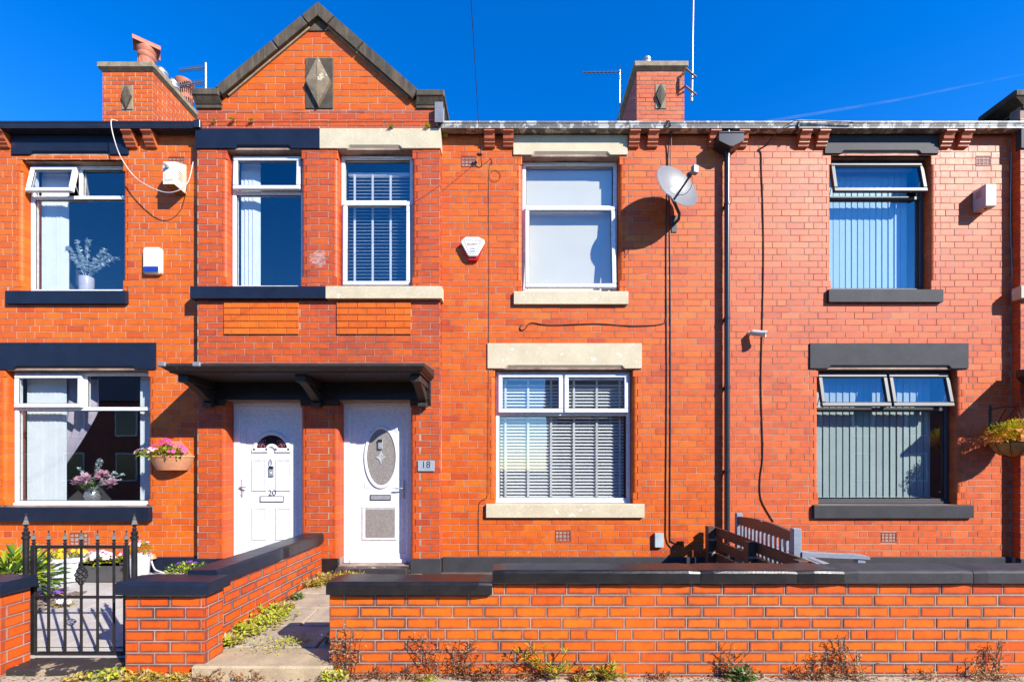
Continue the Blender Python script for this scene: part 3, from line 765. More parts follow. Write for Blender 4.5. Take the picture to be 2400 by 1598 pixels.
# ------------------------------------------------------------------ doors
def door_frame(house, r):
    x0, x1, z0, z1 = r; Yd = YD; fw = 0.085
    mb = MB()
    mb.cbox(x0, x0+fw, Yd, Yd+.07, z0, z1, .006); mb.cbox(x1-fw, x1, Yd, Yd+.07, z0, z1, .006)
    mb.cbox(x0+fw+.0003, x1-fw-.0003, Yd, Yd+.07, z1-fw, z1, .006)
    mb.cbox(x0+fw+.0003, x1-fw-.0003, Yd-.012, Yd+.07, z0, z0+.05, .006)
    mb.cbox(x0-.0, x1+.0, Yd-.014, Yd-.0005, z1-.035, z1-.001, .004)
    d = mb.build('door', M['upvc'], house, ((x0+x1)/2, Yd, z0))
    lx0, lx1, lz0, lz1 = x0+fw-.006, x1-fw+.006, z0+.045, z1-fw+.006
    lb = MB(); y0 = Yd+.018
    ring(lb, lx0, lx1, lz0, lz1, 0.075, y0, y0+.045, .005)
    lb.cbox(lx0+.0752, lx1-.0752, y0+.008, y0+.040, lz0+.0752, lz1-.0752, .002)
    lb.build('door_leaf', M['upvc'], d)
    return d, y0+.008
def raised(mb, x0, x1, z0, z1, Y, w=0.022, h=0.010):
    """raised and fielded panel moulding"""
    o = [(x0, z0), (x1, z0), (x1, z1), (x0, z1)]; i = [(x0+w, z0+w), (x1-w, z0+w), (x1-w, z1-w), (x0+w, z1-w)]; m = [(x0+w*.45, z0+w*.45), (x1-w*.45, z0+w*.45), (x1-w*.45, z1-w*.45), (x0+w*.45, z1-w*.45)]
    mb.loft([[(p[0], Y-.0005, p[1]) for p in o], [(p[0], Y-h, p[1]) for p in m], [(p[0], Y-h*.4, p[1]) for p in i]])
def text(name, body, size, loc, mat, parent, ext=0.001, rot=(R(90), 0, 0), align='CENTER'):
    c = bpy.data.curves.new(name, 'FONT'); c.body = body; c.size = size; c.extrude = ext; c.align_x = align; c.align_y = 'CENTER'
    t = bpy.data.objects.new(name, c); COL.objects.link(t)
    dg = bpy.context.evaluated_depsgraph_get(); me = bpy.data.meshes.new_from_object(t.evaluated_get(dg))
    bpy.data.objects.remove(t)
    me.materials.clear(); me.materials.append(mat)
    o = bpy.data.objects.new(name, me); link(o, parent, loc); o.rotation_euler = rot; return o
def handle(d, x, z0, z1, Y, lever, mat):
    hb = MB(); hb.cbox(x-.014, x+.014, Y-.010, Y-.0005, z0, z1, .005)
    zc = z0+(z1-z0)*.58
    hb.tube([(x, Y-.008, zc), (x, Y-.045, zc), (x+lever*.25, Y-.05, zc), (x+lever, Y-.048, zc-.003)], .0085, 8)
    hb.tube([(x, Y-.008, z0+.035), (x, Y-.016, z0+.035)], .011, 10)
    hb.build('handle', mat, d, smooth=True)
d20, yl = door_frame(H20, D20)
for (a, b_, c, d) in ((587, 623.5, 1075, 1152), (643, 680.5, 1075, 1152), (587, 623.5, 1188, 1266), (643, 680.5, 1188, 1266)):
    pb = MB(); raised(pb, X(a, YD), X(b_, YD), Z(d, YD), Z(c, YD), yl, 0.030, 0.016); pb.build('raised_panel', M['upvc'], d20)
# fanlight
ac = (X(634.5, YD), Z(1055, YD)); ro, ri, rh = 0.258, 0.200, 0.075
fb = MB(); n = 22; ringp = []
def arc(r, y): return [(ac[0]+r*math.cos(math.pi*k/n), y, ac[1]+r*math.sin(math.pi*k/n)) for k in range(n+1)]
fb.loft([arc(ro, yl-.0005), arc(ro-.02, yl-.018), arc(ri+.012, yl-.018), arc(ri, yl-.004)], cap=False, closed=False)
fb.loft([arc(rh+.012, yl-.004), arc(rh, yl-.018), arc(rh-.026, yl-.018), arc(rh-.032, yl-.0005)], cap=False, closed=False)
for s in (-1, 1):
    xa, xb = sorted((ac[0]+s*(rh-.032), ac[0]+s*ro)); fb.cbox(xa, xb, yl-.018, yl-.0006, ac[1]-.028, ac[1]+.030, .006)
fb.build('fanlight_frame', M['upvc'], d20)
gb = MB(); pts = [(ac[0]+ri*math.cos(math.pi*k/n), yl-.003, ac[1]+ri*math.sin(math.pi*k/n)) for k in range(n+1)]
inn = [(ac[0]+(rh+.01)*math.cos(math.pi*k/n), yl-.003, ac[1]+(rh+.01)*math.sin(math.pi*k/n)) for k in range(n+1)]
gb.loft([pts, inn], cap=False, closed=False); gb.build('fanlight_glass', M['glass_lead'], d20)
PK = plain('pink leading', (0.40, 0.14, 0.18), None, .4, 5, 40, 0)
for s in (-1, 1):
    lb = MB(); cx, cz = ac[0]+s*.115, ac[1]+.085
    for a in (60, 110, 160, 205):
        q = R(a if s < 0 else 180-a); w = Vector((math.cos(q), 0, math.sin(q))); u = Vector((-w.z, 0, w.x))
        L = .062; lb.tube([Vector((cx, yl-.005, cz)) + w*L*t + u*.020*math.sin(math.pi*t)*sg for sg in (1, -1) for t in ([0, .25, .5, .75, 1] if sg > 0 else [.75, .5, .25, 0])], .003, 5)
    lb.tube([(cx+.024*math.cos(t), yl-.005, cz-.035+.024*math.sin(t)) for t in [k*.524 for k in range(13)]], .003, 5)
    lb.build('leaded_flower', PK, d20)
mb = MB(); ring(mb, X(607, YD), X(663, YD), Z(1176.5, YD), Z(1162.5, YD), .007, yl-.010, yl-.0006, .002); mb.cur = 1
mb.cbox(X(608.5, YD), X(661.5, YD), yl-.008, yl-.0007, Z(1175, YD), Z(1164, YD), .002); mb.build('letterbox', [M['ink'], M['upvc']], d20)
text('door_number', '20', 0.105, (X(635.5, YD), yl-.004, Z(1155.5, YD)), M['ink'], d20)
mb = MB(); mb.cbox(X(629.5, YD), X(640.5, YD), yl-.026, yl-.0006, Z(1115.5, YD), Z(1092, YD), .004); mb.cur = 1
mb.cbox(X(629.8, YD), X(640.2, YD), yl-.028, yl-.0262, Z(1099, YD), Z(1092.4, YD), .002); mb.cur = 2
mb.lathe([(.013, -.001), (.013, .003), (.007, .004)], (0, 0, 0), 16, M=Matrix.Translation((X(635, YD), yl-.027, Z(1107.5, YD))) @ Matrix.Rotation(R(90), 4, 'X'))
mb.build('video_doorbell', [M['alu'], M['ink'], M['white_box']], d20)
kb = MB(); kx = X(634.5, YD)
kb.tube([(kx, yl-.002, Z(1071, YD)), (kx, yl-.02, Z(1072, YD)), (kx-.016, yl-.022, Z(1078, YD)), (kx-.019, yl-.022, Z(1086, YD)), (kx-.004, yl-.022, Z(1090, YD)), (kx+.014, yl-.022, Z(1086, YD)), (kx+.016, yl-.022, Z(1078, YD)), (kx, yl-.02, Z(1073, YD))], .0045, 6)
kb.build('door_knocker', M['alu'], d20, smooth=True)
handle(d20, X(565, YD), Z(1165, YD), Z(1122.5, YD), YD+.018, 0.085, M['alu'])

d18, yl = door_frame(H18, D18)
ec = (X(892, YD), Z(1071, YD)); nn = 40
def ell(rx, rz, y): return [(ec[0]+rx*math.cos(2*math.pi*k/nn), y, ec[1]+rz*math.sin(2*math.pi*k/nn)) for k in range(nn)]
ob = MB(); ob.loft([ell(.228, .418, yl-.0005), ell(.214, .404, yl-.020), ell(.196, .384, yl-.020), ell(.184, .366, yl-.006)], cap=False)
ob.build('oval_moulding', M['upvc'], d18, smooth=True, angle=0.5)
for sx in (-1, 1):
    for sz in (-1, 1):
        ob = MB(); cx, cz = ec[0]+sx*.225, ec[1]+sz*.405
        ob.loft([[(cx, yl-.0005, cz), (cx-sx*.095, yl-.0005, cz), (cx, yl-.0005, cz-sz*.105)], [(cx-sx*.012, yl-.007, cz-sz*.012), (cx-sx*.066, yl-.007, cz-sz*.012), (cx-sx*.012, yl-.007, cz-sz*.075)]])
        ob.build('corner_moulding', M['upvc'], d18)
ob = MB(); raised(ob, X(846, YD), X(930.5, YD), Z(1268, YD), Z(1184.5, YD), yl, .045, .020)
ob.build('raised_panel', M['upvc'], d18)
MB().poly(ell(.19, .372, yl-.008)[::-1]).build('oval_glass', M['glass_obs'], d18)
MB().cbox(X(855.8, YD), X(923.8, YD), yl-.0125, yl-.0085, Z(1260, YD), Z(1193, YD), .001).build('lower_glass', M['glass_obs'], d18)
mb = MB(); dx, dz = X(891.8, YD), Z(1071.5, YD)
dd = [(0, .092), (.022, .030), (.070, 0), (.022, -.030), (0, -.092), (-.022, -.030), (-.070, 0), (-.022, .030)]
mb.loft([[(dx+a, yl-.009, dz+c) for a, c in dd], [(dx+a*.9, yl-.016, dz+c*.9) for a, c in dd], [(dx+a*.2, yl-.012, dz+c*.2) for a, c in dd]])
mb.build('bevelled_glass_star', plain('clear bevel', (0.42, 0.43, 0.43), None, .08, 5, 40, 0), d18)
mb = MB(); mb.cbox(X(886, YD), X(896.5, YD), yl-.034, yl-.009, Z(1052, YD), Z(1029, YD), .004); mb.cur = 1
mb.cbox(X(886.3, YD), X(896.2, YD), yl-.036, yl-.0342, Z(1036.5, YD), Z(1029.3, YD), .002); mb.cur = 2
mb.lathe([(.013, -.001), (.013, .003), (.007, .004)], (0, 0, 0), 16, M=Matrix.Translation((X(891.3, YD), yl-.035, Z(1045, YD))) @ Matrix.Rotation(R(90), 4, 'X'))
mb.build('video_doorbell', [M['alu'], M['ink'], M['plate']], d18)
mb = MB(); ring(mb, X(866, YD), X(915, YD), Z(1172.5, YD), Z(1159, YD), .008, yl-.010, yl-.0006, .002); mb.cur = 1
mb.cbox(X(867.5, YD), X(913.5, YD), yl-.008, yl-.0007, Z(1171, YD), Z(1160.5, YD), .002); mb.build('letterbox', [M['ink'], M['alu']], d18)
handle(d18, X(945.5, YD), Z(1168, YD), Z(1126, YD), YD+.018, -0.10, M['alu'])
part_box('doorstep', 'black_step', H18, D18[0]+.01, D18[1]-.01, YB-.16, YD-.015, .17, .332, .012)
part_box('doorstep', 'navy', H20, D20[0]+.01, D20[1]-.01, YB-.16, YD-.015, .12, .332, .012)

# black painted beam over the doors
mb = MB(); mb.cbox(-3.90, -1.03, YB-.02, YB+.17, 2.432, 2.70, .008)
for a, c in ((-3.90, D20[0]+.0), (D20[1], D18[0]), (D18[1], -1.03)):
    mb.prism([(YB-.021, 2.431), (YB+.05, 2.431), (YB+.05, 2.36), (YB-.005, 2.36)][::-1], 'x', a, c)
o = mb.build('door_lintel', M['black'], H18)
for r in (D20, D18):
    MB().prism([(YB-.024, 2.436), (YB+.02, 2.436), (YB-.024, 2.480)], 'x', r[0]+.09, r[1]-.09).build('chamfer', M['black'], o)

for h, p0, p1, n, py in ((H18, 1150, 1640, 17, 1294), (H16, 2010, 2350, 15, 1297)):
    first = None
    for k in range(n):
        x = X(p0+(p1-p0)*k/(n-1)+random.uniform(-6, 6)); z = Z(py)+random.uniform(-.008, .008)
        if first is None:
            mb = MB(); mb.ball((x, YF-.001, z), .0095, 8, 4, 1, .4, 1); first = mb.build('wall_plug', M['mortar_pale'], h, (x, YF, z))
        else: copy_obj(first, h, (x, YF, z))
mb = MB(); rr = random.Random(11); cx, cz = X(748, YB), Z(606, YB)
for k in range(9):
    z = cz-.10+k*.024; w = .10*math.sin(math.pi*(k+1)/10.5)+.02; o = rr.uniform(-.025, .025)
    mb.add([(cx-w+o, YB-.0028, z-.013), (cx+w*.9+o, YB-.0028, z-.010+rr.uniform(-.004, .004)), (cx+w*.8+o, YB-.0028, z+.012), (cx-w*.85+o, YB-.0028, z+.012)], [(0, 1, 2, 3)])
def smear():
    m = bpy.data.materials.new('thin whitewash'); m.use_nodes = True; nt = m.node_tree; bs = nt.nodes['Principled BSDF']; bs.inputs['Base Color'].default_value = (.62, .45, .40, 1); bs.inputs['Roughness'].default_value = .9
    n = noise(nt, 22, 4, .7, stretch=(.7, 1, 1.6)); r = ramp(nt, n.outputs[0], [(.35, 0.0), (.7, .75)]); nt.links.new(r.outputs[0], bs.inputs['Alpha']); return m
o = mb.build('whitewash_smear', smear(), H20); o['kind'] = 'stuff'

# ------------------------------------------------------------------ eaves: gutters, soffits, brackets, roofs
def gutter(house, x0, x1, mat, yo=0.0):
    y0 = 5.728
    prof = [(y0+.012, 5.942), (y0, 5.937), (y0, 5.915), (y0+.008, 5.911), (y0+.010, 5.898), (y0+.016, 5.880), (y0+.018, 5.876), (y0+.018, 5.861), (5.845, 5.861), (5.845, 5.942), (5.835, 5.942), (5.835, 5.88), (y0+.03, 5.88), (y0+.014, 5.92)]
    MB().prism(prof, 'x', x0, x1).build('gutter', M[mat], house)
    MB().cbox(x0, x1, 5.846, YF+.05, 5.864, 5.92, .003).build('soffit', M['soffit'], house)
gutter(H20, -7.4, XB0+.06, 'navy_pvc'); gutter(H18, XB1-.02, XP-.003, 'gutter'); gutter(H16, XP+.003, XR+.02, 'gutter')
mb = MB(); mb.cbox(XB0-.02, XB0+.063, 5.720, 5.85, 5.852, 5.948, .004); mb.build('gutter_end', M['navy_pvc'], H20)
for x in (X(1855),): MB().cbox(x-.012, x+.012, 5.722, 5.85, 5.853, 5.948, .004).build('gutter_joint', M['soffit'], H16)

pr = [(YF, 5.690), (YF-.028, 5.693), (YF-.036, 5.704), (YF-.036, 5.718), (YF-.048, 5.722), (YF-.058, 5.734), (YF-.058, 5.750), (YF-.070, 5.756), (YF-.082, 5.770), (YF-.084, 5.778), (YF-.076, 5.782),
      (YF-.082, 5.800), (YF-.094, 5.822), (YF-.106, 5.834), (YF-.120, 5.838), (YF-.120, 5.8605), (YF, 5.8605)]
def bracket(house, px):
    x = X(px); MB().prism(pr, 'x', x-.066, x+.066).build('eaves_bracket', M['terracotta'], house)
for px in (14, 312, 358, -40): bracket(H20, px)
for px in (1148, 1191.5, 1484, 1527, 1670): bracket(H18, px)
for px in (1735, 1879, 1921, 2211, 2252): bracket(H16, px)
def roof(house, x0, x1):
    y0, y1, t = 5.76, 9.6, math.tan(R(30)); z0 = 5.950
    mb = MB(); zr = z0+(y1-y0)*t
    mb.prism([(y0, z0), (y1, zr), (13.4, z0), (13.4, z0-.05), (y1, zr-.06), (y0+.02, z0-.02)], 'x', x0, x1)
    return mb.build('roof', M['slate'], house)
roofs = [roof(H20, -9.5, XBC-.002), roof(H18, XBC+.002, XP-.002), roof(H16, XP+.002, 9.0)]
# little roofs behind the gable
for h, q in ((H20, -1), (H18, 1)):
    f = FTL if q < 0 else FTR
    mb = MB(); mb.prism([(XBC+q*.003, APX.z-.10), (f.x-q*.05, f.z-.10), (f.x-q*.05, f.z-.16), (XBC+q*.003, APX.z-.16)], 'y', YB+.301, 9.2); mb.build('gable_roof', M['slate'], h)

# chimneys: bricks under the stack
def chimney(house, x0, x1, y0, y1, z0, z1, mat, mort, side):
    mb = MB(); mb.box(x0+.005, x1-.005, y0+.005, y1-.005, z0, z1)
    st = mb.build('chimney', M[mort], house, ((x0+x1)/2, y0, z0))
    bk = Bricks(); pw = 0.22; cx = (x0+x1)/2 + 0.02
    dz0, dz1 = z1-0.74, z1-0.25
    bk.lay(x0, x1, z0, z1, y0, mat, holes=[(cx-pw/2-.02, cx+pw/2-.02, dz0, dz1)], phase=0.06, headers=0, jt=0.011, tone=(0.2, 0.9))
    xs = x1 if side > 0 else x0
    bk.lay(y0+.01, y1, z0, z1, xs, mat, rot=R(90*side), phase=0.0, headers=0, jt=0.011, tone=(0.2, 0.9))
    bk.items = [q for q in bk.items if q[3] > z0+0.95]
    bk.build(st, 120)
    mb = MB(); mb.cbox(x0-.06, x1+.06, y0-.06, y1+.06, z1+.045, z1+.155, .012)
    mb.loft([[(x0-.005, y0-.005, z1), (x1+.005, y0-.005, z1), (x1+.005, y1+.005, z1), (x0-.005, y1+.005, z1)], [(x0-.05, y0-.05, z1+.044), (x1+.05, y0-.05, z1+.044), (x1+.05, y1+.05, z1+.044), (x0-.05, y1+.05, z1+.044)]])
    mb.build('cap_stone', M['stone_pale'], st)
    mb = MB(); a, c = cx-pw/2-.02, cx+pw/2-.02; mb.cbox(a+.005, c-.005, y0-.012, y0+.03, dz0+.005, dz1-.008, .006)
    mb.build('plaque_stone', M['stone_pale'], st)
    mx, mz = (a+c)/2, (dz0+dz1)/2; hw, hh = pw*.44, (dz1-dz0)*.46
    q = lambda k, dy: [(mx, y0-dy, mz-hh*k), (mx+hw*k, y0-dy, mz), (mx, y0-dy, mz+hh*k), (mx-hw*k, y0-dy, mz)]
    MB().loft([q(1, .0125), q(.97, .05), q(.05, .062)]).build('diamond_stone', M['stone'], st)
    return st
CY = 8.8
cx0, cx1 = X(240, CY), X(358, CY); ctop = Z(169, CY)
ch1 = chimney(H20, cx0, cx1, CY, 11.4, 6.9, ctop, 'brick', 'mortar_pale', 1)
MB().cbox(cx1-.01, cx1+.014, 9.75, 9.97, ctop-.74, ctop-.25, .006).build('diamond_stone', M['stone_pale'], ch1)
def pot(house, x, y, z, h=.55, r=.15, hood=False, mat='pot'):
    mb = MB(); mb.lathe([(r*1.02, -.02), (r, .02), (r*.94, h*.62), (r*1.0, h*.64), (r*1.08, h*.70), (r*1.08, h*.76), (r*.98, h*.80), (r*1.12, h*.88), (r*1.14, h*.98), (r*.9, h), (r*.85, h*.8), (r*.8, .3)], (x, y, z), 28, cap=False)
    for k in range(14):
        a = 2*math.pi*k/14
        mb.cbox(-.012, .012, -.010, .014, .08, h*.55, .006, Matrix.Translation((x+(r*.965)*math.cos(a), y+(r*.965)*math.sin(a), z)) @ Matrix.Rotation(a+R(90), 4, 'Z'))
    o = mb.build('chimney_pot', M[mat], house, (x, y, z), smooth=True, angle=.6)
    if hood:
        hb = MB(); rr = r*1.12; n = 14
        Mx = Matrix.Translation((x, y, z+h-.01)) @ Matrix.Rotation(R(-52), 4, 'Z')
        outer = [(rr*math.cos(math.pi*k/n), rr*.98*math.sin(math.pi*k/n)) for k in range(n+1)]; inner = [(p*.84, q*.84) for p, q in outer[::-1]]
        hb.loft([[Mx @ Vector((p, -.22, q)) for p, q in outer+inner], [Mx @ Vector((p, .22, q)) for p, q in outer+inner]])
        hb.build('hood', M['pot'], o, smooth=True, angle=.6)
    return o
pot(H20, X(344, 9.15), 9.15, ctop+.155, .60, .145, True)
pot(H20, X(433, 9.95), 9.95, ctop+.155, .62, .16)
for px_c, y in ((378, 9.4), (406, 9.68)):
    mb = MB(); mb.lathe([(.085, 0), (.085, .24), (.12, .25), (.12, .29), (.09, .30), (.12, .32), (.12, .36), (.09, .37), (.11, .39), (.05, .44), (.002, .45)], (X(px_c, y), y, ctop+.155), 18); mb.build('flue_cowl', M['alu'], H20, smooth=True)
cx0, cx1 = X(1492, CY), X(1604, CY); ctop2 = Z(167, CY)
ch2 = chimney(H18, cx0, cx1, CY, 11.4, 6.9, ctop2, 'brick_salmon', 'mortar', -1)
mb = MB(); mb.lathe([(.055, 0), (.055, .10), (.08, .11), (.08, .14), (.06, .15), (.08, .17), (.08, .20), (.05, .235), (.002, .245)], (X(1516, 8.95), 8.95, ctop2+.155), 18); mb.build('flue_cowl', M['alu'], H18, smooth=True)

# ------------------------------------------------------------------ gable stones
def rake(p, q, t0, t1, w0=0.0, w1=0.128):
    d = (q-p); n = Vector((-d.z, 0, d.x)).normalized()
    if n.z < 0: n = -n
    a, b_ = p + d*t0, p + d*t1
    return [(a.x, a.z), (b_.x, b_.z), ((b_-n*w1).x, (b_-n*w1).z), ((a-n*w1).x, (a-n*w1).z)]
yc0, yc1 = YB-.065, YB+.34
def coping(house, poly, name='coping_stone', y0=yc0, y1=yc1, inset=.012):
    cx = sum(p[0] for p in poly)/len(poly); cz = sum(p[1] for p in poly)/len(poly)
    def sh(k): return [(cx+(p[0]-cx)*k, cz+(p[1]-cz)*k) for p in poly]
    ins = sh(.965)
    mb = MB(); mb.loft([[(p[0], y0, p[1]) for p in ins], [(p[0], y0+inset, p[1]) for p in poly], [(p[0], y1, p[1]) for p in poly]])
    return mb.build(name, M['stone'], house)
for t0, t1 in ((0.0, .545), (.552, .835)):
    coping(H20, rake(FTL, APX, t0, t1)); coping(H18, rake(FTR, APX, t0, t1))
a = rake(FTL, APX, .842, 1.0); c = rake(FTR, APX, .842, 1.0)
inA = Vector((APX.x, 0, APX.z-.17))
coping(H18, [a[0], (APX.x, APX.z), c[0], c[3], (inA.x, inA.z), a[3]], 'apex_stone', inset=.004)
MB().prism([(APX.x-.16, APX.z-.315), (APX.x+.15, APX.z-.315), (APX.x, APX.z-.17)], 'y', YB+.02, YB-.012).build('apex_infill', M['stone'], H18)
# mortar fillet under the coping
for p, q, h in ((FTL, APX, H20), (FTR, APX, H18)):
    r4 = rake(p, q, .04, .84, 0, .150); r5 = rake(p, q, .04, .84, 0, .12)
    MB().prism([r5[3], r5[2], r4[2], r4[3]], 'y', YB+.02, YB-.022).build('mortar_fillet', M['stone_pale'], h)
def kneeler(house, c0, c1, b0, b1, side, top=205, mid=233, bot=257):
    mb = MB(); yk = YB-.075
    zt, zm, zb = Z(top, yk), Z(mid-10, yk), Z(mid+3, yk)
    mb.cbox(c0, c1, yk, YB+.40, zm, zt, .014)
    mb.loft([[(c0+.015, yk+.012, zm-.0005), (c1-.015, yk+.012, zm-.0005), (c1-.015, YB+.39, zm-.0005), (c0+.015, YB+.39, zm-.0005)], [(b0-.004, YB-.022, zb), (b1+.004, YB-.022, zb), (b1+.004, YB+.36, zb), (b0-.004, YB+.36, zb)]])
    mb.cbox(b0, b1, YB-.018, YB+.355, Z(257, YB)+.001, zb-.0005, .008)
    mb.build('kneeler_stone', M['stone'], house)
kneeler(H20, X(447.5, 5.69), X(512, 5.69), X(460, YB), X(521, YB), -1)
kneeler(H18, X(974, 5.69), X(1041, 5.69), X(975, YB), X(1032, YB), 1, 208, 235)
kneeler(H16, X(2381, 5.69), 7.1, X(2394, YB), 7.0, 1, 208, 235)
x0, x1, z0, z1 = DPAN; mb = MB(); mb.cbox(x0+.003, x1-.003, YB-.010, YB+.03, z0+.005, z1-.006, .006); mb.build('plaque_stone', M['stone'], H18)
def lozenge(mx, mz, hw, hh, y):
    q = lambda k, dy: [(mx, y-dy, mz-hh*k), (mx+hw*k, y-dy, mz), (mx, y-dy, mz+hh*k), (mx-hw*k, y-dy, mz)]
    return MB().loft([q(1, .0005), q(.97, .042), [(mx, y-.062, mz-hh*.5), (mx+hw*.01, y-.062, mz), (mx, y-.062, mz+hh*.5), (mx-hw*.01, y-.062, mz)]])
LZ = plain('lichened sandstone', (0.27, 0.205, 0.125), (0.15, 0.11, 0.07), .85, 8, 60, .5, chips=(0.50, 0.43, 0.29), chip_at=.58, chip_scale=11)
lozenge((x0+x1)/2, (z0+z1)/2, (x1-x0)*.45, (z1-z0)*.475, YB-.010).build('diamond_stone', LZ, H18)
part_box('parapet_flashing', 'lead', H18, XB1-.01, XB1+.012, YB+.012, YF-.19, 5.93, 6.10, .004)

# ------------------------------------------------------------------ downpipe
DX = 2.745
mb = MB()
prof = [(DX-.155, 5.77), (DX+.155, 5.77), (DX+.155, 5.665), (DX+.02, 5.598), (DX-.02, 5.598), (DX-.155, 5.665)]
mb.prism([(p, q) for p, q in prof][::-1], 'y', 5.69, YF-.012)
mb.cbox(DX-.162, DX+.162, 5.682, YF-.008, 5.755, 5.776, .004)
dp = mb.build('downpipe', M['pipe'], H16, (DX, 5.80, .25))
mb = MB(); mb.tube([(DX, 5.795, 5.865), (DX, 5.795, 5.765)], .034, 16); mb.build('outlet_pipe', M['pipe'], dp, smooth=True)
mb = MB(); yp = YF-.068
mb.tube([(DX, yp, 5.61), (DX, yp, .24)], .034, 16)
for z in (5.59, 5.565, 5.54): mb.tube([(DX, yp, z), (DX, yp, z-.014)], .039, 16)
for z in (4.95, 3.5, 2.62, 1.55):
    mb.tube([(DX, yp, z), (DX, yp, z-.03)], .040, 16); mb.box(DX-.02, DX+.02, yp+.03, YF+.001, z-.03, z-.005)
mb.build('pipe', M['pipe'], dp, smooth=True)

# ------------------------------------------------------------------ canopies over the doors
def canopy(name, label, x0, x1, xs):
    t = thing(name, label, 'canopy', ((x0+x1)/2, YB, 2.656), 'door canopies')
    yt, yb = 5.100, 5.180; zt, zb = 2.738, 2.656; o = .055
    prof_o = [(x0-.0, yt), (x1+.0, yt), (x1+.0, YB-.003), (x0-.0, YB-.003)]
    prof_i = [(x0+o, yb), (x1-o, yb), (x1-o, YB-.003), (x0+o, YB-.003)]
    mb = MB(); mb.loft([[(p, q, zb) for p, q in prof_i], [(p, q, zb+.012) for p, q in prof_i], [(p+(r-p)*.45, q+(s-q)*.45, zb+.030) for (p, q), (r, s) in zip(prof_i, prof_o)], [(p, q, zt-.022) for p, q in prof_o], [(p, q, zt-.004) for p, q in prof_o], [(p, q + (0.02 if q < 5.5 else 0), zt+.012 + (0.06 if q > 5.5 else 0)) for p, q in prof_o]])
    slab = mb.build('canopy_roof', M['canopy'], t)
    for xq in (x0+.03, x0+.42): MB().cbox(xq-.045, xq+.045, yt-.012, yt+.12, zt-.03, zt+.022, .008).build('lead_strap', M['lead'], slab)
    for x in xs:
        mb = MB(); w = .058
        mb.cbox(x-w, x+w, 5.26, YB-.021, 2.568, zb-.0008, .006)
        n = 12; out = []; inn = []
        for k in range(n+1):
            u = k/n; y = 5.33 + (YB-.022-5.33)*(u**1.0); z = 2.5675 - (2.5675-2.365)*(u**1.3)
            out.append((y, z)); inn.append((min(y+.13*(1-u*.2), YB-.021), 2.568 if u < .3 else max(2.568-(u-.3)*.13, z+.05)))
        mb.loft([[(x-w*.8, p[0], p[1]), (x+w*.8, p[0], p[1]), (x+w*.8, q[0], q[1]), (x-w*.8, q[0], q[1])] for p, q in zip(out, inn)])
        mb.cbox(x-w, x+w, YB-.10, YB-.0205, 2.335, 2.388, .006)
        mb.build('bracket', M['canopy'], t)
    return t
canopy('door_canopy', 'black weathered timber canopy on three brackets over the doors 20 and 18', -3.955, -0.985, (-3.807, -2.451, -1.119))
canopy('door_canopy', 'black door canopy end on the bay beside the hanging basket', XR-.06, 9.2, (XR+.13, 7.95))

# ------------------------------------------------------------------ garden walls
GC = 0.0857; GJ = 0.0075
def coping_prof(y0, y1, z0, z1, c=.02):
    return [(y0, z0), (y0, z1-c), (y0+c*.35, z1-c*.4), (y0+c, z1-.002), (y1-c, z1), (y1, z1-c), (y1, z0)]
def cop(parent, x0, x1, y0, y1, z0, z1, mat, c=.022, n=None):
    """one coping stone, its arrises worn a little out of true"""
    n = n or max(2, int((x1-x0)/.09)); rings = []; rr = random.Random(int((x0+9)*100))
    for k in range(n+1):
        x = x0+(x1-x0)*k/n; e = .014 if k in (0, n) else 0
        ring_ = []
        for (y, z) in coping_prof(y0, y1, z0, z1, c):
            ring_.append((x, y + (e if y < y0+.03 else 0) + rr.uniform(-.0016, .0016), z + rr.uniform(-.0016, .0016) - (e*.5 if z > z0+.04 else 0)))
        rings.append(ring_)
    return MB().loft(rings).build('coping_stone', M[mat], parent)
FW = thing('garden_wall', 'long front garden wall of dark edged orange bricks under black and grey coping', 'wall', (3, YW, 0), 'garden walls')
XE = -1.378
mb = MB(); mb.box(XE+.0035, -0.16, YW+.0035, YW+.215, -.1, .626); mb.box(-0.159, 8.2, YW+.0035, YW+.215, -.1, .715)
mb.build('wall_core', M['mortar_pale'], FW)
BK = Bricks(); z0 = Z(1578.7, YW)
BK.lay(XE, 8.2, z0-GC, z0+7*GC-.004, YW, 'brick_wall', phase=.235-.113, course=GC, jt=GJ, headers=8, hrow=4, tone=(0.15, 1.0))
BK.lay(-0.14, 8.2, z0+7*GC, .712, YW, 'brick_wall', phase=.03, course=GC, jt=GJ, headers=0, tone=(0.0, .6))
BK.lay(YW+.01, YW+.212, z0, z0+7*GC-.004, XE, 'brick_wall', rot=R(-90), course=GC, jt=GJ, headers=0)
BK.build(FW, 300)
cop(FW, X(762, 3.385), -0.150, 3.385, 3.665, .630, .728, 'black', .024)
for a, c, m in ((-0.146, 1.408, 'black'), (1.412, 2.133, 'black'), (2.137, 2.484, 'black'), (2.486, 3.450, 'grey'), (3.455, 5.0, 'grey'), (5.004, 8.2, 'grey')):
    cop(FW, a, c, 3.385 + (0 if m == 'black' else .004), 3.665, .718, .816, m, .024)

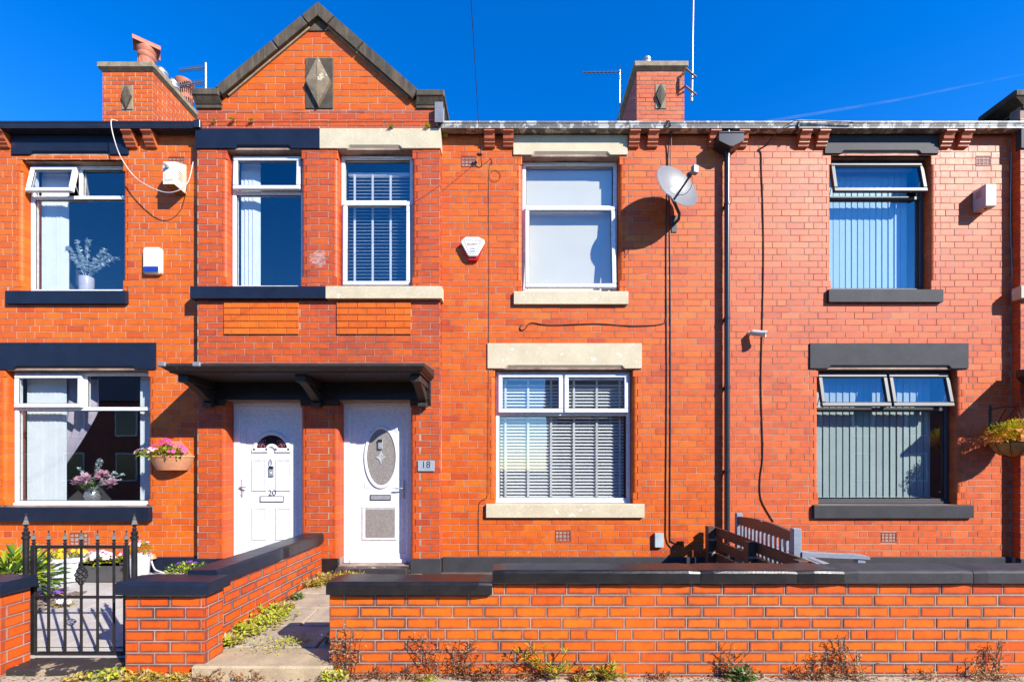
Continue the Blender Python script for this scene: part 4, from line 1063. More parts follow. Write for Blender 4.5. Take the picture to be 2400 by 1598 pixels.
DW = thing('garden_wall', 'dividing garden wall with a square brick pier and navy coping between two paths', 'wall', (-2.5, 4.6, 0), 'garden walls')
PX0, PX1, PY1 = -2.921, -2.319, 3.655
mb = MB(); mb.box(PX0+.0035, PX1-.0035, YW+.0035, PY1-.004, -.1, .628); mb.box(-2.60, -2.4035, PY1-.003, YB-.02, -.1, .634)
mb.build('wall_core', M['mortar_pale'], DW)
BK = Bricks(); z1 = Z(1555, YW)
BK.lay(PX0, PX1, z1-2*GC, .627, YW, 'brick_pier', phase=.235*.5+.01, course=GC, jt=GJ, headers=0, tone=(.1, 1))
BK.lay(YW+.012, PY1, z1-2*GC, .627, PX1, 'brick_pier', rot=R(90), phase=.08, course=GC, jt=GJ, headers=0, tone=(.1, .9))
BK.lay(PY1+.004, YB-.022, z1-GC, .632, -2.40, 'brick_pier', rot=R(90), phase=.10, course=GC, jt=GJ, headers=0, tone=(.0, .9))
BK.lay(YW+.012, PY1, z1-2*GC, .627, PX0, 'brick_pier', rot=R(-90), phase=.02, course=GC, jt=GJ, headers=0)
BK.build(DW, 300)
cop(DW, -2.972, -2.272, 3.385, 3.672, .630, .727, 'navy', .026)
def cop_y(parent, y0, y1, mat):
    mb = MB(); rings = []; rr = random.Random(int(y0*100))
    n = int((y1-y0)/.09)
    for k in range(n+1):
        y = y0+(y1-y0)*k/n; e = .010 if k in (0, n) else 0
        rings.append([(x-(e if x > -2.45 else -e) + rr.uniform(-.0016, .0016), y, z + rr.uniform(-.0016, .0016)) for x, z in [(-2.365, .637), (-2.632, .637), (-2.632, .735), (-2.615, .752), (-2.385, .755), (-2.367, .735)]])
    mb.loft(rings); return mb.build('coping_stone', M[mat], parent)
cop_y(DW, 3.674, 4.735, 'navy'); cop_y(DW, 4.742, YB-.021, 'black')
LW = thing('garden_wall', 'end of the brick wall with navy coping by the gate post and shrub', 'wall', (-4.6, YW, 0), 'garden walls')
mb = MB(); mb.box(-6.0, -3.8635, YW+.0035, YW+.215, -.1, .628); mb.build('wall_core', M['mortar_pale'], LW)
BK = Bricks()
BK.lay(-6.0, -3.86, z1-2*GC, .627, YW, 'brick_pier', course=GC, jt=GJ, headers=0)
BK.lay(YW+.012, YW+.215, z1-2*GC, .627, -3.86, 'brick_pier', rot=R(90), phase=.08, course=GC, jt=GJ, headers=0)
BK.build(LW, 300)
cop(LW, -6.0, -3.815, 3.385, 3.665, .630, .727, 'navy', .026)

# steps and path
mb = MB(); mb.cbox(-3.855, -2.925, 3.455, 3.83, -.1, .047, .012)
o = mb.build('gate_step', M['black_step'], None, (0, 0, 0)); o['kind'] = 'structure'
mb = MB(); mb.cbox(-2.395, -1.335, 3.385, 3.742, -.1, .100, .014)
o = mb.build('path_step', M['step_stone'], None, (0, 0, 0)); o['kind'] = 'structure'
mb = MB(); mb.add([(-2.40, 3.74, .07), (-1.10, 3.74, .07), (-1.10, 5.76, .20), (-2.40, 5.76, .20)], [(0, 1, 2, 3)])
path = mb.build('path', M['soil'], None, (0, 0, 0)); path['kind'] = 'structure'
rows = [(3.75, 4.17, (-2.385, -1.62, -1.12)), (4.18, 4.60, (-2.39, -1.95, -1.12)), (4.61, 5.02, (-2.39, -1.70, -1.12)), (5.03, 5.38, (-2.39, -1.88, -1.12)), (5.39, 5.75, (-2.39, -1.65, -1.12))]
for (a, c, xs) in rows:
    for i in range(len(xs)-1):
        zc = .100 + (a-3.75)*.072; ze = .100 + (c-3.75)*.072; jx = .012
        x0, x1 = xs[i]+jx, xs[i+1]-jx; d = random.uniform(-.004, .004)
        mb = MB(); nq = 7
        top = []
        for q in range(nq): top.append((x0+(x1-x0)*q/(nq-1), a+.006+random.uniform(0, .012), zc+d))
        for q in range(nq): top.append((x1-(x1-x0)*q/(nq-1), c-.006-random.uniform(0, .012), ze+d))
        cx, cy = (x0+x1)/2, (a+c)/2
        ins = [(cx+(p[0]-cx)*.975, cy+(p[1]-cy)*.96, p[2]) for p in top]
        low = [(p[0], p[1], p[2]-.008) for p in top]; bot = [(p[0], p[1], p[2]-.04) for p in top]
        mb.loft([bot, low, ins]); mb.build('flagstone', M['flag'], path)
gp = bpy.data.objects['garden_paving']
for j in range(4):
    for i in range(6):
        x0 = -4.72+i*.36 + (.0 if j % 2 else -.12); y0 = 3.83+j*.52
        if x0+.35 > -2.63: continue
        zc, ze = .052+(y0-3.55)*.0745, .052+(y0+.51-3.55)*.0745
        mb = MB(); mb.add([(x0+.004, y0+.004, zc+.004), (x0+.356, y0+.004, zc+.004), (x0+.356, y0+.516, ze+.004), (x0+.004, y0+.516, ze+.004), (x0+.001, y0+.001, zc), (x0+.359, y0+.001, zc), (x0+.359, y0+.519, ze), (x0+.001, y0+.519, ze)], [(0, 1, 2, 3), (4, 5, 1, 0), (5, 6, 2, 1), (6, 7, 3, 2), (7, 4, 0, 3)])
        mb.build('paving_slab', M['concrete'], gp)
def gl(y): return .052+(y-3.55)*.0818        # left garden level
mb = MB(); rr = random.Random(5)
for k in range(520):
    x = rr.uniform(-6.6, -4.72); y = rr.uniform(4.40, 5.12); z = gl(y)+.004+rr.uniform(0, .012)
    a = rr.uniform(0, 6.28); L, w = rr.uniform(.03, .065), rr.uniform(.015, .03); tl = rr.uniform(-.25, .25)
    Mx = Matrix.Translation((x, y, z)) @ Matrix.Rotation(a, 4, 'Z') @ Matrix.Rotation(tl, 4, 'X')
    mb.box(-L/2, L/2, -w/2, w/2, -.004, .004, Mx)
o = mb.build('slate_chippings', M['slate_chip'], None, (0, 0, 0)); o['kind'] = 'stuff'

# ------------------------------------------------------------------ iron gate and posts
GY = 3.72
def finial(mb, x, z, s=1.0):
    mb.lathe([(.010*s, 0), (.015*s, .004*s), (.015*s, .012*s), (.009*s, .018*s), (.014*s, .026*s), (.014*s, .032*s), (.008*s, .040*s)], (x, GY, z), 10)
    mb.lathe([(.008*s, .040*s), (.024*s, .062*s), (.014*s, .090*s), (.006*s, .120*s), (.008*s, .126*s), (.008*s, .134*s), (.001, .140*s)], (x, GY, z), 4)
GT = thing('iron_gate', 'black wrought iron garden gate with spear finials between brick piers', 'gate', (-3.53, GY, .05))
bx = [X(p, GY) for p in (79, 114, 152.5, 190.5, 228.7, 267, 296)]
zt, zm, zb = .931, .5216, .062
for i, x in enumerate(bx):
    mb = MB()
    if i in (0, 6): mb.cbox(x-.020, x+.020, GY-.012, GY+.012, zb-.01, zt+.012, .003)
    elif i == 3:
        mb.tube([(x, GY, zb), (x, GY, .62)], .0095, 8); mb.tube([(x, GY, .78), (x, GY, zt)], .0095, 8)
    else: mb.tube([(x, GY, zb), (x, GY, zt)], .0095, 8)
    mb.build('bar', M['iron'], GT)
    fb = MB(); finial(fb, x, zt+.004, .95); fb.build('finial', M['iron'], GT)
mb = MB()
for s in range(5):
    pts = []
    for k in range(15):
        t = k/14; a = 2*math.pi*(s/5 + t*.75); r = .005+.034*math.sin(math.pi*t)
        pts.append((bx[3]+r*math.cos(a), GY+r*math.sin(a), .62+.16*t))
    mb.tube(pts, .0055, 6)
mb.build('twisted_basket', M['iron'], GT, smooth=True)
for z, h in ((zt, .011), (zm, .009), (zb, .013)):
    MB().cbox(bx[0]+.0201, bx[6]-.0201, GY-.0135, GY-.0099, z-h, z+h, .002).build('rail', M['iron'], GT)
    MB().cbox(bx[0]+.0201, bx[6]-.0201, GY+.0099, GY+.0135, z-h, z+h, .002).build('rail', M['iron'], GT)
MB().cbox(bx[6]+.021, bx[6]+.075, GY-.008, GY+.008, .60, .62, .003).build('latch', M['iron'], GT)
for px, lab, w in ((61, 'black iron gate post beside the shrub', .021), (315, 'black iron gate post behind the navy coped pier', .021)):
    x = X(px, GY); T = thing('gate_post', lab, 'post', (x, GY, .04), 'iron gate posts')
    mb = MB(); mb.lathe([(w, 0), (w, .955), (w*1.35, .960), (w*1.35, .975), (w*.9, .985), (w*1.2, .998), (w*1.2, 1.012), (w*.8, 1.02)], (x, GY, .04), 12); mb.build('post', M['iron'], T, smooth=True, angle=.6)
    mb = MB(); finial(mb, x, 1.045, 1.15); mb.build('finial', M['iron'], T)
    mb = MB()
    if px < 100: mb.cbox(x-.16, x-.02, GY-.02, GY+.006, .62, .634, .003); mb.tube([(x+.02, GY, .28), (x+.05, GY, .28)], .010, 8)
    else: mb.cbox(x-.06, x-.02, GY-.02, GY+.006, .60, .614, .003)
    mb.build('bracket', M['iron'], T)

# ------------------------------------------------------------------ timber fence and bench
FN = thing('timber_fence', 'low brown slatted timber fence running back to the house beside the bench', 'fence', (2.48, 4.7, .15))
def fz(y): return .79 + (y-3.75)*.034
for k in range(3):
    for (y0, y1) in ((3.76, 4.655), (4.665, 5.58)):
        mb = MB(); n = 8; rings = []
        for q in range(n+1):
            y = y0+(y1-y0)*q/n; zt_ = fz(y)-k*.155; j = random.uniform(-.004, .004)
            rings.append([(2.485, y, zt_-.105+j), (2.508, y, zt_-.105+j), (2.508, y, zt_+j), (2.485, y, zt_+j)])
        mb.loft(rings); mb.build('board', M['wood'], FN)
for y in (3.85, 4.66, 5.60):
    mb = MB(); mb.cbox(2.395, 2.484, y-.045, y+.045, .12, fz(y)+.004, .004); mb.build('post', M['wood'], FN)
    for k in (1, 2): MB().cbox(2.398, 2.4835, y-.046, y-.0455+.0008, fz(y)-k*.155-.012, fz(y)-k*.155+.012, .0002).build('batten', M['wood_cut'], FN)
BN = thing('garden_bench', 'weathered grey brown slatted garden bench with its back to the fence', 'bench', (2.68, 4.85, .22))
yb0, yb1, bxx = 4.16, 5.56, 2.68; BN.rotation_euler = (0, 0, R(-7))
def bz(y): return .20 + (y-4.2)*.035
for y in (yb0, yb1):
    mb = MB(); mb.cbox(bxx-.035, bxx+.035, y-.035, y+.035, bz(y), 1.025, .006); mb.build('back_leg', M['bench_pale'], BN)
    mb = MB(); mb.cbox(bxx+.50, bxx+.57, y-.035, y+.035, bz(y), .76, .006); mb.build('front_leg', M['bench_pale'], BN)
    mb = MB(); mb.loft([[(x, y-.045, z0), (x, y+.045, z0), (x, y+.045, z1_), (x, y-.045, z1_)] for x, z0, z1_ in ((bxx+.036, .755, .815), (bxx+.15, .770, .805), (bxx+.35, .766, .800), (bxx+.52, .764, .798), (bxx+.60, .760, .785))]); mb.build('armrest', M['bench_pale'], BN)
n = 24; rings = []
for k in range(n+1):
    t = k/n; y = yb0+.036+(yb1-yb0-.072)*t; zc = .985+.03*math.sin(math.pi*t) - (.018 if abs(t-.5) < .03 else 0)
    rings.append([(bxx-.018, y, .895), (bxx+.018, y, .895), (bxx+.018, y, zc), (bxx-.018, y, zc)])
MB().loft(rings).build('top_rail', M['bench'], BN)
MB().cbox(bxx-.018, bxx+.018, yb0+.036, yb1-.036, .56, .61, .004).build('back_rail', M['bench'], BN)
for k in range(13):
    y = yb0+.09+(yb1-yb0-.18)*k/12; MB().cbox(bxx-.008, bxx+.008, y-.024, y+.024, .6102, .8948, .003).build('back_slat', M['bench_pale'], BN)
for k in range(5):
    x = bxx+.06+k*.098; MB().cbox(x, x+.08, yb0-.02, yb1+.02, .60, .622, .004).build('seat_slat', M['bench_pale'], BN)
MB().cbox(bxx+.49, bxx+.525, yb0+.036, yb1-.036, .54, .598, .004).build('front_rail', M['bench'], BN)

# ------------------------------------------------------------------ things on the house fronts
# old alarm box with lamp
T = thing('alarm_box', 'yellowed box alarm with round lamp under the airbrick of house 20', 'alarm', (-4.28, YF, 5.10), 'alarm boxes')
yf = YF-.205; x0, x1 = X(381, yf), X(409.5, yf); zt_, zb_ = Z(378, yf), Z(432.5, yf)
mb = MB(); mb.loft([[(x0, YF-.001, zb_), (x1, YF-.001, zb_), (x1, YF-.001, zt_+.085), (x0, YF-.001, zt_+.085)], [(x0, yf+.03, zb_), (x1, yf+.03, zb_), (x1, yf+.03, zt_+.01), (x0, yf+.03, zt_+.01)], [(x0+.006, yf, zb_+.006), (x1-.006, yf, zb_+.006), (x1-.006, yf, zt_-.006), (x0+.006, yf, zt_-.006)]])
mb.build('box', M['cream_box'], T)
mb = MB(); Mx = Matrix.Translation((X(393, yf), yf, Z(391, yf))) @ Matrix.Rotation(R(90), 4, 'X')
mb.lathe([(.026, -.001), (.026, .006), (.020, .008), (.020, .045), (.014, .060), (.001, .064)], (0, 0, 0), 18, M=Mx); mb.build('lamp', M['alu'], T, smooth=True)
mb = MB()
for k in range(5): mb.box(x1-.0005, x1+.0012, yf+.06, yf+.135, -.003, .003, Matrix.Translation((0, 0, Z(393+k*4.6, yf)+.0)) )
mb.build('louvre', M['ink'], T)
mb = MB()
for i in range(2):
    for k in range(4): mb.box(x0+.012+i*.068, x0+.068+i*.068, yf+.02+k*.042, yf+.036+k*.042, zb_-.0012, zb_+.0005)
mb.build('grille', M['ink'], T)
MB().box(x0+.004, x1-.004, yf+.006, YF-.003, zb_-.0006, zb_+.0002).build('underside_tint', plain('brownish underside light', (0.30, 0.19, 0.06), None, .6, 9, 60, .1), T)  # thin brown plate added to paint the brownish light under the box
text('lettering', 'ALARMS', .026, (X(397, yf)-.008, yf-.001, Z(422.5, yf)), M['ink_faint'], T, .0004)
for k, chh in enumerate('COUNT'): text('lettering', chh, .022, (X(386.5, yf), yf-.001, Z(408+k*4.3-(.0 if k < 4 else 0), yf)), M['ink_faint'], T, .0004)

def rrect(x0, x1, z0, z1, r, n=5):
    out = []
    for cx, cz, a0 in ((x1-r, z0+r, -90), (x1-r, z1-r, 0), (x0+r, z1-r, 90), (x0+r, z0+r, 180)):
        for k in range(n+1): a = R(a0+90*k/n); out.append((cx+r*math.cos(a), cz+r*math.sin(a)))
    return out
T = thing('alarm_box', 'plain cream alarm cover with blue base beside the upper window of house 20', 'alarm', (X(362), YF, Z(646)), 'alarm boxes')
yf = YF-.06; o_ = rrect(X(341.5), X(383), Z(645.5), Z(583), .035); i_ = rrect(X(344.5), X(380), Z(642), Z(587), .03)
mb = MB(); mb.loft([[(p, YF-.001, q) for p, q in o_][::-1], [(p, yf+.02, q) for p, q in o_][::-1], [(p, yf, q) for p, q in i_][::-1]]); mb.build('cover', M['white_box'], T, smooth=True, angle=.5)
mb = MB(); mb.prism([(p, q) for p, q in rrect(X(345), X(379.5), Z(641.5), Z(629.5), .012)][::-1], 'y', yf+.01, yf-.003); mb.build('lens', M['blue_lens'], T)

T = thing('alarm_box', 'white and red burglar alarm reading SECURITY on the wall of house 18', 'alarm', (X(1108), YF, Z(613)), 'alarm boxes')
def pp(pts, Y): return [(X(a, Y), Z(c, Y)) for a, c in pts]
y2 = YF-.048; red0 = pp([(1083.5, 572), (1135, 572), (1120, 610), (1117.5, 613.5), (1098.5, 613.5), (1096, 610)], YF-.02)
red1 = pp([(1084, 570), (1134, 570), (1118.5, 606), (1116.5, 609), (1099, 609), (1097, 606)], y2)
mb = MB(); mb.loft([[(p, YF-.001, q) for p, q in red0][::1], [(p, YF-.02, q) for p, q in red0], [(p, y2, q) for p, q in red1]]); mb.build('lens', M['red_lens'], T)
wh = pp([(1080, 570), (1080.5, 565), (1091, 556), (1121, 556), (1135, 563), (1136, 571), (1119.5, 599.5), (1116.5, 602), (1099.5, 602), (1096.5, 599.5)], YF-.06)
c_ = (sum(p[0] for p in wh)/len(wh), sum(p[1] for p in wh)/len(wh)); whi = [(c_[0]+(p-c_[0])*.93, c_[1]+(q-c_[1])*.93) for p, q in wh]
mb = MB(); mb.loft([[(p, y2-.0008, q) for p, q in wh], [(p, YF-.066, q) for p, q in wh], [(p, YF-.074, q) for p, q in whi]]); mb.build('cover', M['white_box'], T)
tr = pp([(1087, 563), (1125.5, 563.5), (1126, 565), (1115, 595), (1100, 595), (1087.3, 565)], YF-.075)
mb = MB()
for i in range(6):
    p, q = tr[i], tr[(i+1) % 6]; mb.tube([(p[0], YF-.0745, p[1]), (q[0], YF-.0745, q[1])], .0016, 4)
mb.build('outline', M['ink_blue'], T)
yt_ = YF-.0755
text('lettering', 'SECURITY', .0315, (X(1106.8, yt_), yt_, Z(572.5, yt_)), M['ink_red'], T, .0004)
text('lettering', '01706', .024, (X(1107, yt_), yt_, Z(583.3, yt_)), M['ink_blue'], T, .0004)
text('lettering', '523999', .024, (X(1107, yt_), yt_, Z(589.5, yt_)), M['ink_blue'], T, .0004)

T = thing('alarm_box', 'grey white alarm box with slanted slots near the wall end of house 16', 'alarm', (6.0, YF, 4.83), 'alarm boxes')
yf = YF-.165; x0, x1 = X(2310, yf), X(2336, yf); zt_, zb_ = Z(431, yf), Z(483, yf)
mb = MB(); mb.cbox(x0, x1, yf, YF-.001, zb_, zt_, .006); mb.build('box', M['lilac_box'], T)
mb = MB()
for k in range(4): mb.box(x0-.0015, x0+.0005, yf+.05, yf+.12, -.004, .004, Matrix.Translation((0, 0, zt_-.05-k*.024)))
mb.build('louvre', M['ink'], T)
mb = MB(); mb.lathe([(.012, 0), (.012, -.006), (.004, -.010)], (x0+.06, yf+.06, zb_), 12); mb.build('plug', M['ink'], T)

T = thing('meter_box', 'small pale grey junction box low on the wall of house 18 by the fence', 'box', (X(1543), YF, Z(1281)))
o_ = rrect(X(1532.5), X(1553), Z(1281), Z(1248), .008); mb = MB()
mb.loft([[(p, YF-.001, q) for p, q in o_][::-1], [(p, YF-.045, q) for p, q in o_][::-1], [(p*.96+X(1543)*.04, YF-.05, q*.97+Z(1264)*.03) for p, q in o_][::-1]]); mb.build('cover', plain('grey box plastic', (0.46, 0.52, 0.54), None, .4, 5, 40, 0), T)
mb = MB(); mb.lathe([(.006, 0), (.006, .004), (.001, .005)], (0, 0, 0), 10, M=Matrix.Translation((X(1552), YF-.03, Z(1264))) @ Matrix.Rotation(R(90), 4, 'Y')); mb.build('screw', M['steel'], T)

T = thing('number_plate', 'glass house number plate reading 18 beside the oval windowed door', 'sign', (X(999, YB), YB, Z(1092, YB)))
mb = MB(); mb.cbox(X(979.5, YB), X(1019, YB), YB-.018, YB-.010, Z(1104, YB), Z(1079, YB), .003); mb.build('plate', M['plate'], T)
text('lettering', '18', .118, (X(999.5, YB)-.004, YB-.0185, Z(1089, YB)), M['ink'], T, .0005)
mb = MB()
for px in (981.5, 1016): mb.lathe([(.006, -.006), (.006, .008), (.002, .010)], (0, 0, 0), 10, M=Matrix.Translation((X(px, YB), YB-.0125, Z(1092, YB))) @ Matrix.Rotation(R(90), 4, 'X'))
mb.build('screw', M['steel'], T)
MB().box(X(986, YB), X(1012, YB), YB-.0187, YB-.0182, Z(1098, YB), Z(1097.4, YB)).build('rule', M['ink_faint'], T)

# satellite dish
T = thing('satellite_dish', 'grey oval satellite dish on the wall between window and downpipe', 'satellite dish', (2.09, YF, 4.70))
nrm = Vector((.38, -.89, .25)).normalized(); dc = P(1583, 441, 5.60)
uu = Vector((0, 0, 1)).cross(nrm).normalized(); vv = nrm.cross(uu)
th = R(-24); uu, vv = uu*math.cos(th)+vv*math.sin(th), vv*math.cos(th)-uu*math.sin(th)
a_, b_2, dep = .305, .268, .075; rings = []; n = 40
for r in (0.02, .25, .5, .75, .92, 1.0): rings.append([dc + uu*(a_*r*math.cos(2*math.pi*k/n)) + vv*(b_2*r*math.sin(2*math.pi*k/n)) + nrm*dep*(r*r-.5) for k in range(n)])
back = [[p - nrm*.010 for p in rg] for rg in rings[::-1]]
rim = [[dc + uu*((a_+.008)*math.cos(2*math.pi*k/n)) + vv*((b_2+.008)*math.sin(2*math.pi*k/n)) + nrm*(dep*.5-.006) for k in range(n)]]
MB().loft(rings+rim+back).build('dish', M['dish'], T, smooth=True, angle=1.0)
bot = dc - vv*b_2*.93 + nrm*dep*.42; foc = dc + nrm*.30 - vv*.085
mb = MB(); mb.tube([bot - nrm*.02, bot+(foc-bot)*.5, foc], [.014, .012, .013], 8); mb.build('feed_arm', M['dish_dark'], T, smooth=True)
dirn = (dc-foc).normalized(); Mx = Matrix.Translation(foc) @ dirn.to_track_quat('Z', 'Y').to_matrix().to_4x4()
mb = MB(); mb.lathe([(.020, -.01), (.022, .03), (.034, .045), (.034, .062), (.02, .068)], (0, 0, 0), 16, M=Mx); mb.cur = 1
mb.cbox(-.035, .035, -.045, .05, -.07, -.0105, .008, Mx); mb.build('feed_horn', [M['dish_dark'], M['dish']], T, smooth=True, angle=.5)
mb = MB(); mp = Vector((2.09, YF-.012, 4.715))
mb.cbox(mp.x-.035, mp.x+.035, YF-.012, YF-.001, mp.z-.11, mp.z+.11, .004)
mb.tube([mp, mp+Vector((.02, -.10, -.0)), mp+Vector((.015, -.14, .05)), dc-nrm*.055-vv*.08], .019, 10)
mb.build('wall_bracket', M['dish_dark'], T, smooth=True, angle=.6)
mb = MB(); mb.cbox(-.05, .05, -.06, .06, -.055, -.035, .006, Matrix.Translation(dc) @ nrm.to_track_quat('Z', 'Y').to_matrix().to_4x4()); mb.build('back_plate', M['steel'], T)
mb = MB(); mb.tube(curve_pts([foc-Vector((0, 0, .06)), foc+Vector((-.01, .0, -.16)), foc+Vector((-.06, .05, -.22)), bot+Vector((.05, 0, .05)), bot], 6), .0035, 6); mb.build('lead', M['cable'], T)

# security camera
T = thing('security_camera', 'small white bullet camera on the wall right of the downpipe'.replace(' right of', ' beside'), 'camera', (X(1757), YF, Z(786)))
mb = MB(); mb.lathe([(.028, 0), (.028, .012), (.020, .02), (.014, .04)], (0, 0, 0), 16, M=Matrix.Translation((X(1756), YF, Z(782))) @ Matrix.Rotation(R(90), 4, 'X')); mb.ball((X(1756), YF-.045, Z(782)), .02, 12, 8); mb.build('mount', M['white_box'], T, smooth=True)
dd_ = Vector((.78, -.58, -.28)).normalized(); Mx = Matrix.Translation(Vector((X(1756), YF-.05, Z(782)))) @ dd_.to_track_quat('Z', 'Y').to_matrix().to_4x4()
mb = MB(); mb.lathe([(.016, 0), (.036, .012), (.038, .15), (.042, .155), (.042, .175), (.034, .176), (.03, .16)], (0, 0, 0), 20, M=Mx); mb.build('body', M['white_box'], T, smooth=True, angle=.6)
MB().lathe([(.029, .150), (.001, .152)], (0, 0, 0), 16, M=Mx).build('lens', M['ink'], T)

# aerials
def yagi(mb, tip, tail, n, L, axis):
    tip, tail = Vector(tip), Vector(tail); mb.tube([tip, tail], .013, 6)
    for k in range(n):
        p = tip+(tail-tip)*(k/(n-1)*.82); mb.tube([p-axis*L*.5*(.75+.25*k/n), p+axis*L*.5*(.75+.25*k/n)], .011, 5)
    q = tail-(tail-tip)*.06
    for s in (-1, 1): mb.tube([q+Vector((0, 0, .10*s)) - axis*L*.5, q+Vector((0, 0, .10*s))+axis*L*.5], .005, 5); mb.tube([q+Vector((0, 0, .05*s)) - axis*L*.5, q+Vector((0, 0, .05*s))+axis*L*.5], .005, 5)
    mb.tube([q-Vector((0, 0, .11)), q+Vector((0, 0, .11))], .005, 5)
YA = 9.7
T = thing('tv_aerial', 'twin television aerials on a short mast behind the gable shoulder', 'aerial', P(482, 260, YA), 'roof aerials')
mb = MB(); mb.tube([P(483, 330, YA), P(482, 149, YA)], .022, 10); mb.build('mast', M['alu'], T, smooth=True)
for y0, y1 in ((165, 158), (201, 191)):
    mb = MB(); yagi(mb, P(421, y0, YA-.15), P(484, y1, YA+.05), 11, .22, Vector((-.45, .35, .8)).normalized()); mb.build('antenna', M['dish_dark'], T)
T = thing('tv_aerial', 'single television aerial on a thin mast beside the chimney of house 18', 'aerial', P(1452, 300, YA), 'roof aerials')
mb = MB(); mb.tube([P(1452, 330, YA), P(1453, 165, YA)], .014, 8); mb.build('mast', M['alu'], T, smooth=True)
mb = MB(); yagi(mb, P(1367, 171, YA), P(1459, 169, YA), 9, .14, Vector((.08, .25, .95)).normalized()); mb.build('antenna', M['dish_dark'], T)
T = thing('radio_mast', 'tall bare steel pole bracketed to the chimney of house 18', 'mast', P(1622, 240, 9.0), 'roof aerials')
mb = MB(); mb.tube([P(1621, 238, 9.0), P(1628, -260, 9.0)], [.024, .018], 10); mb.build('pole', M['steel'], T, smooth=True)
mb = MB(); cxr = X(1604, CY)
for y in (181, 222):
    mb.tube([P(1631, y, 8.98), Vector((cxr-.02, 8.70, Z(y, 8.9))), Vector((cxr-.10, 8.785, Z(y+(8 if y < 200 else -8), 8.8)))], .018, 6)
mb.tube([Vector((cxr-.10, 8.77, Z(188, 8.8))), Vector((cxr-.10, 8.77, Z(214, 8.8)))], .02, 6)
mb.build('bracket', plain('rusty bracket', (0.16, 0.08, 0.05), (0.30, 0.16, 0.08), .8, 9, 60, .3), T)

# ------------------------------------------------------------------ cables
CG = 'cables clipped to the house fronts'
def cable(label, pts, r=.005, mat='cable', n=6, name='cable', sm=8):
    mb = MB(); mb.tube(curve_pts(pts, sm), r, 6); o = mb.build(name, M[mat], None, pts[0], smooth=True); return tag(o, label, 'cable', CG)
def wp(px, py, d=.008): return Vector((X(px), YF-d, Z(py)))
cable('white cable looping from the gutter past the box alarm to the bay', [Vector((X(262, 5.655), 5.76, 5.95)), Vector((X(261, 5.70), 5.70, 5.92)), P(266, 320, 5.70), P(285, 372, 5.74), P(322, 420, 5.72), P(375, 448, 5.66), P(412, 449, 5.64), P(440, 428, 5.66), Vector((XB0-.006, 5.70, Z(380, 5.7)))], .0055, 'cable_white')
cable('black cable pair dropping from gutter to plinth beside the dish', [Vector((X(1567, 5.65), 5.74, 5.948)), Vector((X(1568, 5.70), 5.712, 5.89)), wp(1566, 325, .05), wp(1564, 400), wp(1561, 600), wp(1562, 900), wp(1560, 1200), wp(1561, 1262), wp(1575, 1285)], .006)
cable('black cable behind the dish down to the junction hole', [Vector((X(1572, 5.65), 5.74, 5.948)), Vector((X(1571, 5.70), 5.710, 5.89)), wp(1570, 330, .05), wp(1569, 480), wp(1571, 700), wp(1571, 1000), wp(1570, 1240), wp(1574, 1268), wp(1600, 1274)], .0065)
cable('black cable running level above the cream lintel', [wp(1562, 700), wp(1561, 745), wp(1548, 760), wp(1480, 764), wp(1400, 759), wp(1290, 762), wp(1245, 757), wp(1231, 771), wp(1222, 774), wp(1219, 768), wp(1223, 762)], .0055)
cable('thin telephone wire down the wall past the cream window of house 18', [wp(1130, 386, .03), wp(1142, 380), wp(1150, 372), wp(1154, 385), wp(1147, 402), wp(1147, 600), wp(1146, 805), wp(1146, 1100, .02), wp(1144, 1160, .02), wp(1126, 1175), wp(1122, 1200), wp(1122, 1300)], .0028)
cable('coil of thin wire hanging beside the upper airbrick of house 18', [wp(1147+13*math.sin(t)+13, 413-13*math.cos(t)) for t in [k*.6 for k in range(12)]], .0025)
cable('black cable looping from the gutter down past the security camera', [Vector((X(2000, 5.71), 5.712, 5.91)), Vector((X(1900, 5.71), 5.708, 5.925)), Vector((X(1858, 5.71), 5.705, 5.91)), P(1815, 316, 5.76), wp(1800, 336, .03), wp(1790, 345), wp(1777, 351), wp(1783, 361), wp(1784, 400), wp(1787, 470), wp(1789, 600), wp(1786, 760), wp(1783, 900), wp(1787, 1060), wp(1781, 1120), wp(1782, 1165), wp(1796, 1196), wp(1812, 1222)], .0065)
cable('grey cable in the corner by the slotted alarm box', [Vector((X(2368, YF), YF-.012, Z(360))), Vector((X(2366), YF-.012, Z(520))), Vector((X(2371), YF-.012, Z(680))), Vector((X(2372), YF-.012, Z(900))), Vector((X(2374), YF-.012, Z(1290)))], .008, 'dish')
cable('overhead telephone wire slung from the house front to the street', [Vector((X(1128), YF-.06, Z(372))), Vector((-.389, 5.2, 5.62)), Vector((-.379, 4.2, 5.89)), Vector((-.34, 0, 6.9)), Vector((-.30, -8, 9.3))], .0035, 'cable', name='telephone_wire')
T = thing('wire_hook', 'dark wire anchor with insulator beside the upper airbrick of house 18', 'hook', (X(1125), YF, Z(372)))
mb = MB(); mb.tube([wp(1129, 390, 0), wp(1129, 388, .03), wp(1128, 376, .07), wp(1124, 370, .07)], .006, 6); mb.ball(wp(1125, 371, .07), .026, 10, 6, 1.5, 1, .7); mb.build('hook', M['stalk'], T)

